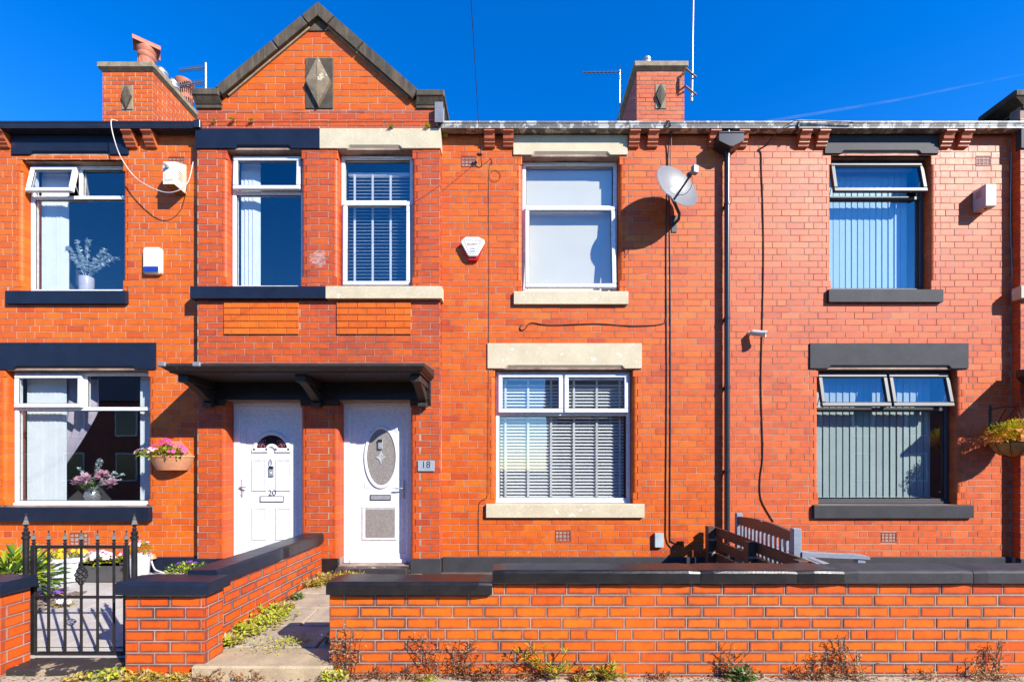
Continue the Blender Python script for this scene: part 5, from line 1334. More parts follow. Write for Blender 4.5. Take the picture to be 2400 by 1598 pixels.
# ------------------------------------------------------------------ blinds and curtains behind the glass
def venetian(label, x0, x1, z0, z1, Y, pitch, tapes, tilt=R(38), w=.048):
    T = thing('venetian_blind', label, 'blind', ((x0+x1)/2, Y, z0), 'venetian blinds')
    mb = MB(); mb.cbox(x0, x1, Y-.025, Y+.025, z1-.04, z1, .003); mb.build('headrail', M['slat'], T)
    n = int((z1-.05-z0)/pitch); first = None
    for k in range(n):
        z = z0+.02+k*pitch
        if first is None:
            mb = MB(); Mx = Matrix.Translation((0, Y, z)) @ Matrix.Rotation(tilt, 4, 'X')
            mb.box(x0+.004, x1-.004, -w/2, w/2, -.0014, .0014, Mx); first = mb.build('slat', M['slat'], T, ((x0+x1)/2, Y, z))
        else: copy_obj(first, T, ((x0+x1)/2, Y, z))
    mb = MB(); mb.cbox(x0, x1, Y-.026, Y+.026, z0-.006, z0+.010, .003); mb.build('bottom_rail', M['slat'], T)
    for t in tapes: MB().box(t-.014, t+.014, Y-.030, Y-.0285, z0, z1-.01).build('tape', M['tape'], T)
venetian('white slatted blind in the upper bay window of house 18', W4[0]+.06, W4[1]-.06, W4[2]+.06, W4[3]-.16, YJ+.12, .044, [X(p, YJ+.1) for p in (832, 874, 916)], R(22))
venetian('white slatted blind with cloth tapes in the ground floor window of house 18', W6[0]+.06, W6[1]-.06, W6[2]+.06, W6[3]-.06, YI+.12, .0435, [X(p, YI+.1) for p in (1185, 1238, 1291.5, 1345, 1398.5, 1452)], R(42))
def vertical(label, x0, x1, z0, z1, Y, mat, ang=R(24), w=.089, step=.076, group='vertical blinds', cord=True):
    T = thing('vertical_blind', label, 'blind', ((x0+x1)/2, Y, z0), group)
    MB().cbox(x0-.01, x1+.01, Y-.02, Y+.02, z1, z1+.03, .003).build('headrail', M['slat'], T)
    n = max(1, int((x1-x0)/step)); first = None
    for k in range(n):
        x = x0+step*(k+.5); a = ang+random.uniform(-.05, .07)
        if first is None:
            mb = MB(); mb.box(-w/2, w/2, -.0009, .0009, z0, z1-.001, None); 
            for i, v in enumerate(mb.v): mb.v[i] = (v[0]+x, v[1]+Y, v[2])
            first = mb.build('slat', M[mat], T, (x, Y, z0))
            first.rotation_euler = (0, 0, a)
        else: copy_obj(first, T, (x, Y, z0), (0, 0, a))
    if cord:
        mb = MB(); mb.tube([(x0+step*.5+q*(x1-x0-step)/(n*2), Y-.02, z0+(.012 if q % 2 else .002)) for q in range(n*2+1)], .0022, 5); mb.build('bottom_chain', M['slat'], T)
vertical('pale vertical blind tinted blue like reflected sky, drawn across the upper window of house 16', W7[0]+.04, W7[1]-.05, W7[2]+.05, W7[3]-.05, YI+.14, 'fabric_sky_tint', R(5), .089, .082)
vertical('grey green vertical blind drawn across the ground floor window of house 16', W8[0]+.05, W8[1]-.05, W8[2]+.075, W8[3]-.05, YI+.14, 'fabric_grey', R(7), .098, .090)
vertical('white vertical blind gathered at the end of the upper window of house 20', W1[0]+.05, W1[0]+.37, W1[2]+.06, W1[3]-.05, YI+.13, 'fabric', R(14), .095, .05)
vertical('white vertical blind gathered in the bay window of house 20', W3[0]+.07, W3[0]+.29, W3[2]+.06, W3[3]-.05, YJ+.13, 'fabric', R(14), .095, .05)
vertical('wide stack of white vertical blind in the ground floor window of house 20', W2[0]+.05, W2[0]+.56, W2[2]+.06, W2[3]-.05, YI+.14, 'fabric', R(12), .095, .06)
vertical('narrow stack of white vertical blind beside the flower basket', W2[1]-.27, W2[1]-.03, W2[2]+.06, W2[3]-.05, YI+.14, 'fabric', R(14), .095, .05)
T = thing('roller_blind', 'cream roller blind pulled down in the upper window of house 18', 'blind', ((W5[0]+W5[1])/2, YI+.10, W5[2]))
MB().tube([(W5[0]+.06, YI+.11, W5[3]-.06), (W5[1]-.06, YI+.11, W5[3]-.06)], .022, 14).build('roller', M['fabric_cream'], T, smooth=True)
MB().box(W5[0]+.055, W5[1]-.055, YI+.095, YI+.0965, W5[2]+.03, W5[3]-.04).build('cloth', M['fabric_cream'], T)
# swagged grey curtain
T = thing('curtain', 'grey satin curtain swept aside behind the lower blind stack', 'curtain', (-5.9, YI+.25, 1.1))
nx_, nz_ = 40, 24; mb = MB(); vs = []
for j in range(nz_+1):
    t = j/nz_; z = W2[3]-.05 - t*(W2[3]-W2[2]-.25)
    u_ = min(1, max(0, (t-.28)/.62))**1.15; xl = X(128, YI+.25)-.03; xr = X(232-104*u_, YI+.25)+.02
    for i in range(nx_+1):
        s = i/nx_; vs.append((xl+(xr-xl)*s, YI+.25+.028*math.sin(s*30-t*2)*(1-.3*t), z))
mb.add(vs, [(j*(nx_+1)+i, j*(nx_+1)+i+1, (j+1)*(nx_+1)+i+1, (j+1)*(nx_+1)+i) for j in range(nz_) for i in range(nx_)])
mb.build('drape', M['curtain_grey'], T, smooth=True, angle=2)

# ------------------------------------------------------------------ plants
def leafq(mb, p, d, L, w, up=None, bend=.25):
    d = Vector(d).normalized(); up = up or Vector((random.uniform(-.4, .4), random.uniform(-.4, .4), 1))
    s = d.cross(up)
    if s.length < 1e-4: s = d.orthogonal()
    s.normalize(); n = s.cross(d)
    p = Vector(p); m = p+d*L*.5-n*L*bend*.15; e = p+d*L-n*L*bend
    mb.add([p, m+s*w*.5, e, m-s*w*.5], [(0, 1, 2), (0, 2, 3)])
def flower(mb, p, r, face=None, n=5):
    f = (face or Vector((random.uniform(-.5, .5), -1, random.uniform(.1, .9)))).normalized(); a = f.orthogonal().normalized(); b_ = f.cross(a); p = Vector(p)
    for k in range(n):
        t = 2*math.pi*k/n+random.uniform(0, .2); d = a*math.cos(t)+b_*math.sin(t); e = a*math.cos(t+1.57)+b_*math.sin(t+1.57)
        mb.add([p, p+d*r*.6+e*r*.42+f*r*.15, p+d*r+f*r*.1, p+d*r*.6-e*r*.42+f*r*.15], [(0, 1, 2, 3)])
def rdir(zmin=-.2): 
    while True:
        v = Vector((random.uniform(-1, 1), random.uniform(-1, 1), random.uniform(zmin, 1)))
        if .2 < v.length < 1: return v.normalized()
def foliage(T, c, rx, ry, rz, n, L, mat, w=.45, name='leaves'):
    mb = MB()
    for k in range(n):
        v = rdir(-.3); q = random.uniform(.35, 1)
        p = Vector(c)+Vector((v.x*rx, v.y*ry, v.z*rz))*q; leafq(mb, p, v+rdir()*.6, L*random.uniform(.6, 1.2), L*w)
    o = mb.build(name, M[mat], T); o['kind'] = 'stuff'; return o
def stems(T, base, tops, r=.003, mat='leaf', name='stems'):
    mb = MB()
    for t in tops: mb.tube([base, (Vector(base)+Vector(t))/2+rdir()*.02, t], r, 5)
    return mb.build(name, M[mat], T)
def blooms(T, c, rx, ry, rz, n, r, mat, name='flowers', zmin=.0):
    mb = MB()
    for k in range(n):
        v = rdir(zmin); flower(mb, Vector(c)+Vector((v.x*rx, v.y*ry, v.z*rz)), r*random.uniform(.75, 1.2), v+Vector((0, -.8, .3)))
    o = mb.build(name, M[mat], T); o['kind'] = 'stuff'; return o

# hanging wall planter with petunias
T = thing('wall_planter', 'terracotta coloured half basket of pink petunias hung on house 20', 'planter', (X(394, 5.79), 5.79, Z(1105, 5.79)))
px_ = X(392, 5.76); zt_ = Z(1069, 5.76); n = 24; rings = []
for (r, z) in ((.19, -.175), (.235, -.10), (.275, -.012), (.285, -.010), (.285, .010), (.27, .010), (.25, -.05)):
    rings.append([(px_+r*math.cos(math.pi+math.pi*k/n), YF-.012+.66*r*math.sin(math.pi+math.pi*k/n), zt_+z) for k in range(n+1)])
mb = MB(); mb.loft(rings, cap=False, closed=False); mb.poly([(p[0], p[1], p[2]) for p in rings[0]])
mb.build('bowl', M['planter'], T, smooth=True, angle=.6)
mb = MB(); mb.loft([[(px_-.275, YF-.004, zt_-.02), (px_+.275, YF-.004, zt_-.02), (px_+.09, YF-.004, zt_+.20), (px_-.05, YF-.004, zt_+.20)], [(px_-.275, YF-.016, zt_-.02), (px_+.275, YF-.016, zt_-.02), (px_+.09, YF-.016, zt_+.20), (px_-.05, YF-.016, zt_+.20)]]); mb.build('back_plate', M['planter'], T)
foliage(T, (px_-.03, 5.76, zt_+.03), .27, .12, .09, 420, .045, 'leaf_lime'); foliage(T, (px_-.22, 5.72, zt_+.02), .12, .10, .05, 140, .04, 'leaf_lime')
blooms(T, (px_, 5.74, zt_+.06), .25, .10, .10, 34, .026, 'magenta'); blooms(T, (px_-.18, 5.70, zt_+.04), .18, .08, .06, 16, .024, 'pink'); blooms(T, (px_-.02, 5.78, zt_+.16), .08, .05, .06, 10, .028, 'magenta')

# hanging basket on a bracket
T = thing('hanging_basket', 'coir lined hanging basket of yellow and orange flowers on a scrolled bracket', 'basket', (6.215, 5.63, Z(1060, 5.63)))
bc = P(2374, 1040, 5.63); mb = MB()
mb.lathe([(.03, -.155), (.11, -.13), (.17, -.08), (.205, -.01), (.215, .015), (.20, .02), (.15, -.03)], bc, 24, cap=False); mb.build('liner', M['coir'], T, smooth=True)
mb = MB()
for k in range(10): a = 2*math.pi*k/10; mb.tube([(bc.x+r*math.cos(a), bc.y+r*math.sin(a), bc.z+z) for r, z in ((.04, -.16), (.115, -.137), (.176, -.085), (.212, -.012), (.22, .016))], .003, 5)
mb.tube([(bc.x+.22*math.cos(2*math.pi*k/24), bc.y+.22*math.sin(2*math.pi*k/24), bc.z+.016) for k in range(25)], .004, 5)
hk = Vector((6.20, 5.60, Z(955, 5.6)))
for k in range(3): a = 2*math.pi*k/3+.4; mb.tube([(bc.x+.21*math.cos(a), bc.y+.21*math.sin(a), bc.z+.02), hk], .003, 5)
mb.build('wire_frame', M['iron'], T)
wx = X(2321)
mb = MB(); mb.cbox(wx-.012, wx+.012, YF-.012, YF-.001, Z(1012), Z(950), .003); mb.tube(curve_pts([(wx, YF-.01, Z(960)), (wx+.01, 5.72, Z(957)), (hk.x, hk.y, hk.z+.01), (hk.x, hk.y-.03, hk.z+.03)], 6), .006, 6)
mb.tube(curve_pts([(wx, YF-.01, Z(1000)), (wx+.01, 5.79, Z(990)), (hk.x-.01, 5.70, hk.z+.002)], 6), .006, 6); mb.build('bracket', M['iron'], T, smooth=True)
foliage(T, bc+Vector((0, 0, .14)), .27, .24, .16, 900, .036, 'leaf_lime'); foliage(T, bc+Vector((-.14, -.02, .08)), .17, .17, .12, 300, .034, 'yellow')
foliage(T, bc+Vector((.04, -.03, .17)), .22, .2, .14, 520, .034, 'yellow', name='flowers'); blooms(T, bc+Vector((-.1, -.02, .08)), .24, .2, .12, 34, .018, 'orange'); foliage(T, bc+Vector((-.22, 0, .03)), .1, .1, .08, 90, .03, 'orange')

# planters in the front garden of 20
def pl_level(y): return .052+(y-3.55)*.0818
T = thing('planter', 'white fluted oval planter of yellow pansies by the house wall', 'planter', (-5.43, 5.5, pl_level(5.5)), 'planters in the garden of house 20')
c = (-5.43, 5.52, pl_level(5.52)); mb = MB(); n = 60; rings = []
for (r, z, fl) in ((.185, 0, .0), (.19, .02, .012), (.215, .14, .016), (.232, .225, .006), (.250, .232, 0), (.258, .262, 0), (.250, .285, 0), (.225, .285, 0), (.21, .23, 0)):
    rings.append([(c[0]+(r+fl*math.cos(18*2*math.pi*k/n))*1.05*math.cos(2*math.pi*k/n), c[1]+(r+fl*math.cos(18*2*math.pi*k/n))*.72*math.sin(2*math.pi*k/n), c[2]+z) for k in range(n)])
mb.loft(rings); mb.build('pot', M['planter_white'], T, smooth=True, angle=.9)
foliage(T, (c[0], c[1], c[2]+.28), .24, .15, .08, 420, .04, 'leaf_lime'); blooms(T, (c[0]+.03, c[1]-.02, c[2]+.31), .23, .14, .075, 60, .026, 'yellow'); blooms(T, (c[0]-.06, c[1], c[2]+.33), .12, .08, .08, 9, .026, 'purple')
T = thing('planter', 'dark grey ribbed trough of white and pink violas by the house wall', 'planter', (-4.97, 5.55, pl_level(5.5)), 'planters in the garden of house 20')
x0, x1, y0, y1, z0 = -5.25, -4.68, 5.44, 5.68, pl_level(5.5)-.002; mb = MB()
mb.loft([[(x0+.02+q, y0+.02, z0+z) if i == 0 else (x1-.02-q, y0+.02, z0+z) if i == 1 else (x1-.02-q, y1-.02, z0+z) if i == 2 else (x0+.02+q, y1-.02, z0+z) for i in range(4)] for q, z in ((0, 0), (-.012, .12), (-.012, .1205), (-.018, .126), (-.014, .132), (-.020, .138), (-.015, .144), (-.015, .205), (-.02, .212), (-.02, .225), (.01, .225), (.01, .19))]); mb.build('trough', M['planter_grey'], T)
foliage(T, (-5.03, 5.54, z0+.23), .20, .10, .085, 330, .038, 'leaf_lime'); foliage(T, (-4.74, 5.54, z0+.23), .07, .08, .075, 110, .036, 'leaf_lime')
blooms(T, (-5.03, 5.52, z0+.27), .19, .09, .08, 42, .026, 'petal_white'); blooms(T, (-5.0, 5.52, z0+.30), .14, .07, .06, 10, .026, 'pink'); blooms(T, (-4.72, 5.52, z0+.27), .06, .06, .06, 9, .026, 'petal_white'); blooms(T, (-4.70, 5.53, z0+.33), .03, .03, .04, 3, .03, 'magenta')
T = thing('planter', 'tall tapered white planter with yellowing plant behind the gate post', 'planter', (-4.35, 5.3, pl_level(5.3)), 'planters in the garden of house 20')
c = (-4.35, 5.32, pl_level(5.32)); mb = MB(); mb.lathe([(.072, 0), (.078, .02), (.105, .35), (.110, .355), (.110, .372), (.098, .372), (.09, .33)], c, 28); mb.build('pot', M['planter_white'], T, smooth=True, angle=.7)
foliage(T, (c[0], c[1], c[2]+.42), .13, .11, .09, 260, .04, 'leaf_yellow'); blooms(T, (c[0]+.02, c[1]-.03, c[2]+.47), .12, .08, .06, 10, .022, 'pink')
def bush(label, c, rx, ry, rz, n, L, mat, cat='plant', name='garden_plant', group=None, w=.4):
    T = thing(name, label, cat, c, group)
    tops = [Vector(c)+Vector((random.uniform(-rx, rx)*.7, random.uniform(-ry, ry)*.7, rz*random.uniform(.9, 1.6))) for _ in range(9)]
    stems(T, c, tops, .005, 'stalk'); foliage(T, (c[0], c[1], c[2]+rz), rx, ry, rz, n, L, mat, w); return T
T = bush('bushy green shrub with long glossy leaves beside the gate', (-5.15, 4.72, pl_level(4.7)), .36, .3, .27, 260, .15, 'leaf', 'shrub', 'leafy_shrub', None, .36)
foliage(T, (-5.15, 4.66, pl_level(4.7)+.3), .36, .26, .26, 170, .15, 'leaf_lime', .36)
T = bush('low green plant with violet flowers behind the dividing wall coping', (-3.72, 5.25, pl_level(5.25)), .28, .16, .15, 420, .045, 'leaf')
foliage(T, (-3.72, 5.2, pl_level(5.2)+.16), .27, .15, .15, 300, .042, 'leaf_lime'); blooms(T, (-3.70, 5.2, pl_level(5.2)+.17), .24, .12, .15, 10, .026, 'purple')
T = bush('small clump of purple and white violas on the slate chippings', (-4.98, 4.95, pl_level(4.95)), .09, .07, .04, 90, .04, 'leaf_lime'); blooms(T, (-4.98, 4.92, pl_level(4.95)+.06), .10, .07, .06, 10, .024, 'purple'); blooms(T, (-4.93, 4.92, pl_level(4.95)+.04), .10, .07, .04, 6, .024, 'petal_white')
T = bush('single white viola growing at the edge of the pale paving', (-4.62, 4.70, pl_level(4.7)), .11, .06, .03, 90, .035, 'leaf_yellow'); blooms(T, (-4.64, 4.68, pl_level(4.7)+.05), .09, .05, .04, 5, .026, 'petal_white')
T = thing('garden_hose', 'white pipe with peach cup end curling out of the navy plinth', 'pipe', (X(362), YF-.05, Z(1310)))
mb = MB(); mb.tube(curve_pts([(X(364), YF-.06, Z(1306)), (X(367), YF-.07, Z(1318)), (X(378), YF-.10, Z(1330)), (X(395), YF-.12, Z(1335)), (X(420), YF-.12, Z(1345))], 6), .009, 8); mb.build('pipe', M['cable_white'], T, smooth=True)
mb = MB(); mb.lathe([(.055, 0), (.05, .012), (.032, .055), (.001, .06)], (X(364), YF-.06, Z(1306)), 18); mb.build('cup', M['planter'], T, smooth=True, angle=.6)

# vases on the window boards
def eucalyptus(T, base, tips, n=14, L=.046, mat='euc'):
    mb = MB(); lb = MB()
    for t in tips:
        pts = curve_pts([base, (Vector(base)*.45+Vector(t)*.55)+Vector((0, 0, .03)), t], 8); mb.tube(pts, .0022, 5)
        for k, p in enumerate(pts[5:]):
            for s in range(4): leafq(lb, p, rdir(-.2), L*random.uniform(.7, 1.1), L*.85)
    mb.build('stems', M['euc'], T); tag(lb.build('leaves', M[mat], T), kind='stuff')
vb = Vector((X(203, YI+.16), YI+.16, W1[2]+.03))
T = thing('vase', 'pale vase of silvery eucalyptus in the upper window of house 20', 'vase', vb)
mb = MB(); mb.lathe([(.075, 0), (.078, .01), (.082, .24), (.078, .255), (.07, .25), (.065, .1)], vb, 24); mb.build('pot', M['vase'], T, smooth=True, angle=.7)
eucalyptus(T, vb+Vector((0, 0, .22)), [P(px, py, YI+.14) for px, py in ((180, 565), (160, 580), (207, 562), (190, 600), (245, 585), (258, 598), (275, 605), (225, 610), (170, 605))])
vb = Vector((X(217, YI+.2), YI+.2, W2[2]+.03))
T = thing('vase', 'mirror vase of pink peonies and eucalyptus in the ground floor window', 'vase', vb)
mb = MB(); mb.lathe([(.08, 0), (.095, .03), (.10, .09), (.085, .14), (.05, .16), (.055, .175), (.05, .17), (.04, .1)], vb, 24); mb.build('pot', M['silver_vase'], T, smooth=True, angle=.7)
eucalyptus(T, vb+Vector((0, 0, .16)), [P(px, py, YI+.18) for px, py in ((232, 1075), (238, 1082), (185, 1098), (290, 1112), (282, 1125), (270, 1108))], L=.034)
foliage(T, vb+Vector((0, -.03, .19)), .17, .08, .06, 60, .075, 'leaf')
mb = MB()
for px, py in ((200, 1122), (240, 1114), (184, 1130), (258, 1133)):
    q = P(px, py, YI+.16)
    for k in range(34): v = rdir(-.5); leafq(mb, q+v*.025, v, .066, .060, bend=-.3)
tag(mb.build('peonies', M['pink'], T), kind='stuff')

# ------------------------------------------------------------------ weeds
WG = 'weeds along the paths and walls'
def weed(label, c, kind, s=1.0, w=None):
    T = thing('weed', label, 'weed', c, WG); c = Vector(c)
    if kind == 'dry':
        mb = MB(); lb = MB()
        for k in range(int(17*s)):
            d = Vector((random.uniform(-1, 1), random.uniform(-.5, .1), random.uniform(.15, 1))).normalized(); L = random.uniform(.06, .20)*s
            b0 = c+Vector((random.uniform(-.16, .16)*(w or s), random.uniform(-.04, .02), 0)); pts = curve_pts([b0, b0+d*L*.5+rdir()*.015, b0+d*L+rdir()*.03], 3); mb.tube(pts, .0016, 4)
            for p in pts[1:]:
                for q in range(3): leafq(lb, p, rdir(-.3), .022*random.uniform(.5, 1.4), .010)
        tag(mb.build('stalks', M['stalk'], T), kind='stuff'); tag(lb.build('leaves', M[random.choice(['dry', 'straw', 'dry'])], T), kind='stuff')
    elif kind == 'tall':
        mb = MB(); lb = MB(); sb = MB()
        for k in range(5):
            d = Vector((random.uniform(-.5, .5), -.05, 1)).normalized(); L = random.uniform(.16, .34)*s; b0 = c+Vector((random.uniform(-.06, .06), 0, 0))
            pts = curve_pts([b0, b0+d*L*.5+Vector((random.uniform(-.03, .03), 0, 0)), b0+d*L+Vector((random.uniform(-.05, .05), 0, 0))], 5); mb.tube(pts, .0022, 5)
            for p in pts[3:]:
                v = Vector((random.uniform(-1, 1), random.uniform(-.4, .2), random.uniform(.1, .8))).normalized(); e = p+v*.05*s; mb.tube([p, e], .0012, 4)
                leafq(lb, p, v+rdir()*.3, .038, .010)
                for q in range(4): leafq(sb, e, rdir(-.4), .012, .007)
        tag(mb.build('stalks', M['stalk'], T), kind='stuff'); tag(lb.build('leaves', M['dry'], T), kind='stuff'); tag(sb.build('seed_heads', M['straw'], T), kind='stuff')
    elif kind == 'willow':
        mb = MB(); lb = MB(); l2 = MB()
        for k in range(11):
            d = Vector((random.uniform(-1, 1), random.uniform(-.5, .0), random.uniform(.35, 1))).normalized(); L = random.uniform(.12, .27)*s; b0 = c+Vector((random.uniform(-.05, .05), 0, 0))
            pts = curve_pts([b0, b0+d*L*.6, b0+d*L], 4); mb.tube(pts, .0026, 5)
            for p in pts[2:]:
                for q in range(2): leafq(lb if random.random() < .7 else l2, p, d*.5+rdir(-.1), .062*random.uniform(.6, 1.1), .013, bend=.35)
        tag(mb.build('stalks', M['stalk'], T), kind='stuff'); tag(lb.build('leaves', M['leaf_lime'], T), kind='stuff'); tag(l2.build('dry_leaves', M['leaf_yellow'], T), kind='stuff')
    else:
        m = {'green': 'leaf_lime', 'dark': 'leaf', 'yellow': 'leaf_yellow', 'moss': 'leaf_lime'}[kind]; r = (w or .12*s)
        lb = MB(); l2 = MB()
        for k in range(int(230*s)):
            p = c+Vector((random.gauss(0, r*.5), random.gauss(0, r*.35), random.uniform(0, .05)*s)); tgt = lb if random.random() < .75 else l2
            leafq(tgt, p+Vector((0, 0, .02 if kind == 'green' else 0)), rdir(.05), .042*random.uniform(.5, 1.2)*(.55 if kind == 'moss' else 1), .020 if kind != 'moss' else .011)
        tag(lb.build('leaves', M[m], T), kind='stuff'); tag(l2.build('dead_leaves', M['straw'], T), kind='stuff')
fw = ' at the foot of the front garden wall'
WLAB = {870: 'small dry brown tuft beside the seeding weeds of the wall end', 930: 'spreading dry brown clump under the low black coping', 1010: 'wiry tall stalk under the low black coping', 1085: 'wiry tall stalk growing out of the big rusty clump', 1105: 'big rusty dry clump under the step in the coping', 1140: 'dry brown clump just under the step in the coping', 1395: 'reddish dry tuft beside the willow leaved weed',
 1700: 'bare dark stalk beside the dense green cushion weed', 1745: 'dry brown tuft behind the dense green cushion weed', 1930: 'branching dry stalk where the coping turns grey', 1990: 'tall leaning dry stalk under the grey coping', 1975: 'rusty leafy clump around the leaning dry stalk', 1905: 'low dry tuft under the end of the black coping', 2330: 'thin seeding stalk under the long grey coping', 2320: 'dry brown clump around the thin seeding stalk', 2160: 'lone small dry tuft under the grey coping', 1240: 'small dry tuft before the willow leaved weed', 1560: 'lone tiny dry tuft under the black coping'}
for px, k, s in ((870, 'dry', .7), (930, 'dry', 1.0), (1010, 'tall', 1.0), (1085, 'tall', 1.0), (1105, 'dry', 1.3), (1140, 'dry', 1.0), (1395, 'dry', .7), (1700, 'tall', .8), (1745, 'dry', .6), (1930, 'tall', .9), (1990, 'tall', 1.1), (1975, 'dry', 1.1), (1905, 'dry', .8), (2330, 'tall', 1.0), (2320, 'dry', .9), (2160, 'dry', .5), (1240, 'dry', .5), (1560, 'dry', .45)):
    weed(WLAB[px], (X(px, 3.40), 3.40, .002), k, s)
weed('pale seeding weed against the end of the front garden wall', (X(800, 3.40), 3.40, .005), 'tall', 1.25); weed('shorter pale seeding weed beside the first one at the wall end', (X(818, 3.40), 3.40, .005), 'tall', 1.1)
weed('lanky willow leaved weed in the middle of the front garden wall foot', (X(1292, 3.39), 3.39, .002), 'willow', 1.35)
weed('green and red weed beside the willow leaved weed', (X(1420, 3.39), 3.39, .002), 'willow', .55)
weed('dense green cushion weed at the foot of the front garden wall', (X(1738, 3.38), 3.38, .002), 'dark', 1.6, .10)
GLAB = {255: 'upright green tuft on the pavement by the black gate step', 330: 'yellow green tuft at the foot of the square brick pier', 410: 'low yellow tuft under the middle of the square brick pier', 780: 'broad leaved green tuft by the sandstone step and wall end', 1000: 'mossy patch on the pavement under the low black coping', 1360: 'pale cushion tuft beside the willow leaved weed', 590: 'dry scrap of weed before the sandstone path step', 500: 'dry brown weed at the pier end of the sandstone step', 460: 'dry brown weed between the brick pier and sandstone step', 180: 'flat yellow weed before the black gate step'}
for px, k, s in ((255, 'green', .9), (330, 'yellow', 1.1), (410, 'yellow', .9), (780, 'green', .8), (1000, 'moss', .6), (1360, 'yellow', .5), (590, 'dry', .5), (500, 'dry', .6), (460, 'dry', .5), (180, 'yellow', .6)):
    weed(GLAB[px], (X(px, 3.36), 3.36, .004), k, s)
def pz(y): return .10+(y-3.75)*.072
PLAB = ['green weed at the foot of the pier where the path begins', 'lush lime weed just past the brick pier on the path', 'widest patch of lime weed along the dividing wall', 'lime weed patch along the middle of the dividing wall', 'thinning green weed near the far half of the dividing wall', 'dark green ivy like weed near the coping joint of the dividing wall', 'dry pinkish weed along the middle of the dividing wall', 'dry straw among the widest lime weed patch', 'dry scrap of weed beside the pier on the path']
for x, y, k, s, w in ((-2.33, 3.78, 'green', 1.0, .10), (-2.30, 3.95, 'green', 1.5, .14), (-2.26, 4.12, 'green', 1.6, .16), (-2.22, 4.30, 'green', 1.5, .15), (-2.28, 4.48, 'green', 1.1, .12), (-2.30, 4.85, 'dark', .8, .07), (-2.32, 4.62, 'dry', .8, None), (-2.33, 4.2, 'dry', .8, None), (-2.30, 3.85, 'dry', .5, None)):
    weed(PLAB.pop(0), (x, y, pz(y)), k, s, w)
SLAB = ['straw yellow weed mound before the door 18 step', 'straw yellow weed touching the middle of the door 18 step', 'straw yellow weed in the corner of dividing wall and pilaster', 'thin straw weed before the middle of the door 18 step', 'straw yellow weed trailing along the end of the dividing wall', 'dry brown stalks on the straw weed mound', 'dry brown stalks touching the door 18 step']
for x, y in ((-2.20, 5.35), (-2.08, 5.45), (-2.25, 5.50), (-1.95, 5.52), (-2.30, 5.25)): weed(SLAB.pop(0), (x, y, pz(y)), 'yellow', 1.3, .12)
for x, y in ((-2.15, 5.4), (-2.0, 5.5)): weed(SLAB.pop(0), (x, y, pz(y)), 'dry', .9)
MLAB = ['moss spreading across the back of the sandstone step', 'moss patch in the joint behind the sandstone step', 'moss tuft in the shaded second joint of the path', 'moss along the third path joint under the front wall', 'long moss line in the third joint of the path', 'moss tuft on the path by the shaded wall end']
for x, y, s, w in ((-1.95, 3.74, 1.0, .22), (-1.80, 3.85, .8, .14), (-1.55, 4.18, .6, .10), (-1.50, 4.60, .6, .14), (-1.62, 4.62, .7, .20), (-1.42, 4.28, .6, .1)): weed(MLAB.pop(0), (x, y, pz(y)+.004), 'moss', s, w)
for x, y, s, w, lab in ((-2.34, 4.02, 1.3, .07, 'tall grass blades among the lush lime weed'), (-2.31, 4.36, 1.2, .09, 'yellow leaved weed over the lime weed patch')):
    weed(lab, (x, y, pz(y)), 'willow', .55)
weed('dark green grass tuft in the shade of the wall end', (-1.50, 3.86, pz(3.86)), 'dark', .8, .07)
for px, py, s, lab in ((548, 287, .5, 'tuft of fern in the gable joint above the navy lintel middle'), (592, 287, .3, 'smaller fern in the gable joint above the navy lintel window'), (918, 304, .7, 'yellow fern tuft on the cream bay lintel above the vent'), (1003, 303, .8, 'yellow fern tuft on the outer end of the cream bay lintel'), (505, 287, .2, 'tiny dark fern in the gable joint near the box alarm')):
    weed(lab, (X(px, YB), YB-.035, Z(py, YB)), 'moss', s*.8, .03)
weed('small fern rooted under the gutter end', (X(1045), YF-.03, Z(325)), 'moss', .5, .03)
mb = MB(); rr = random.Random(3)
for k in range(900):
    x = rr.uniform(-4.8, 4.2); y = 3.425-abs(rr.gauss(0, .05)); s = rr.uniform(.003, .010)
    mb.ball((x, y, .004), s, 5, 3, 1, 1, .6)
o = mb.build('grit', M['flag'], None, (0, 0, 0)); o['kind'] = 'stuff'
lb = MB()
for k in range(700):
    x = rr.uniform(-4.6, 4.0); y = 3.42-abs(rr.gauss(0, .06)); leafq(lb, (x, y, .008+rr.uniform(0, .012)), (rr.uniform(-1, 1), rr.uniform(-1, 1), .15), rr.uniform(.012, .035), .012)
o = lb.build('fallen_leaves', M['dry'], None, (0, 0, 0)); o['kind'] = 'stuff'

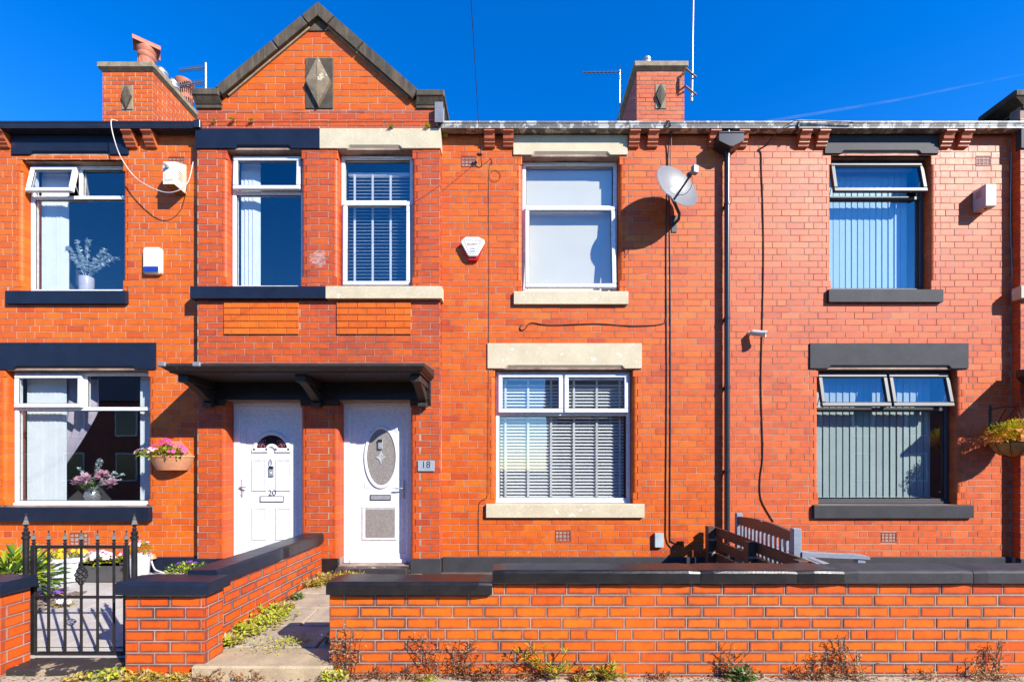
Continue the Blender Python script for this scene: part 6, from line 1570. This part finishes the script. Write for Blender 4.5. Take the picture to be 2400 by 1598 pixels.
# ------------------------------------------------------------------ terrace across the street (seen in the window panes) and a contrail
OPP = thing('brick_house', 'shaded brick terrace across the street mirrored in the window panes', 'house', (0, -10.5, 0), 'terraced brick houses')
mb = MB(); mb.box(-40, -1.2, -17, -10.5, -.1, 4.9); mb.box(2.2, 40, -17, -10.5, -.1, 4.9); mb.build('wall', M['brick_red'], OPP)
mb = MB()
for a, c in ((-40.3, -.9), (1.9, 40.3)): mb.prism([(-10.2, 4.85), (-13.7, 6.9), (-17.3, 4.85)], 'x', a, c)
mb.build('roof', M['slate'], OPP)
for x in [-30+k*2.6 for k in range(25)]:
    if -2.8 < x < 2.6: continue
    for z in (.9, 3.1): MB().cbox(x, x+1.1, -10.5, -10.44, z, z+1.4, .02).build('window', M['upvc'], OPP); MB().box(x+.07, x+1.03, -10.44, -10.435, z+.07, z+1.33).build('window_pane', M['glass_lead'], OPP)
def ctm():
    m = bpy.data.materials.new('contrail vapour'); m.use_nodes = True; nt = m.node_tree; nt.nodes.clear()
    o = N(nt, 'ShaderNodeOutputMaterial'); tr = N(nt, 'ShaderNodeBsdfTransparent'); em = N(nt, 'ShaderNodeBsdfDiffuse'); em.inputs[0].default_value = (.9, .9, .9, 1)
    mx = N(nt, 'ShaderNodeMixShader'); n = noise(nt, .004, 4, .6); r = ramp(nt, n.outputs[0], [(.3, .0), (.75, .10)])
    lw = N(nt, 'ShaderNodeLayerWeight'); f = math_(nt, 'MULTIPLY', r.outputs[0], math_(nt, 'POWER', math_(nt, 'SUBTRACT', 1.0, lw.outputs['Facing']), 1.5))
    nt.links.new(f, mx.inputs[0]); nt.links.new(tr.outputs[0], mx.inputs[1]); nt.links.new(em.outputs[0], mx.inputs[2]); nt.links.new(mx.outputs[0], o.inputs[0]); return m
mb = MB(); mb.tube([P(1780, 288, 4200), P(2100, 235, 4000), P(2420, 170, 3800)], [13, 10, 6], 10)
o = mb.build('contrail', ctm(), None, tuple(P(2100, 235, 4000)), smooth=True); tag(o, 'faint white vapour trail in the blue sky above house 16', 'contrail')
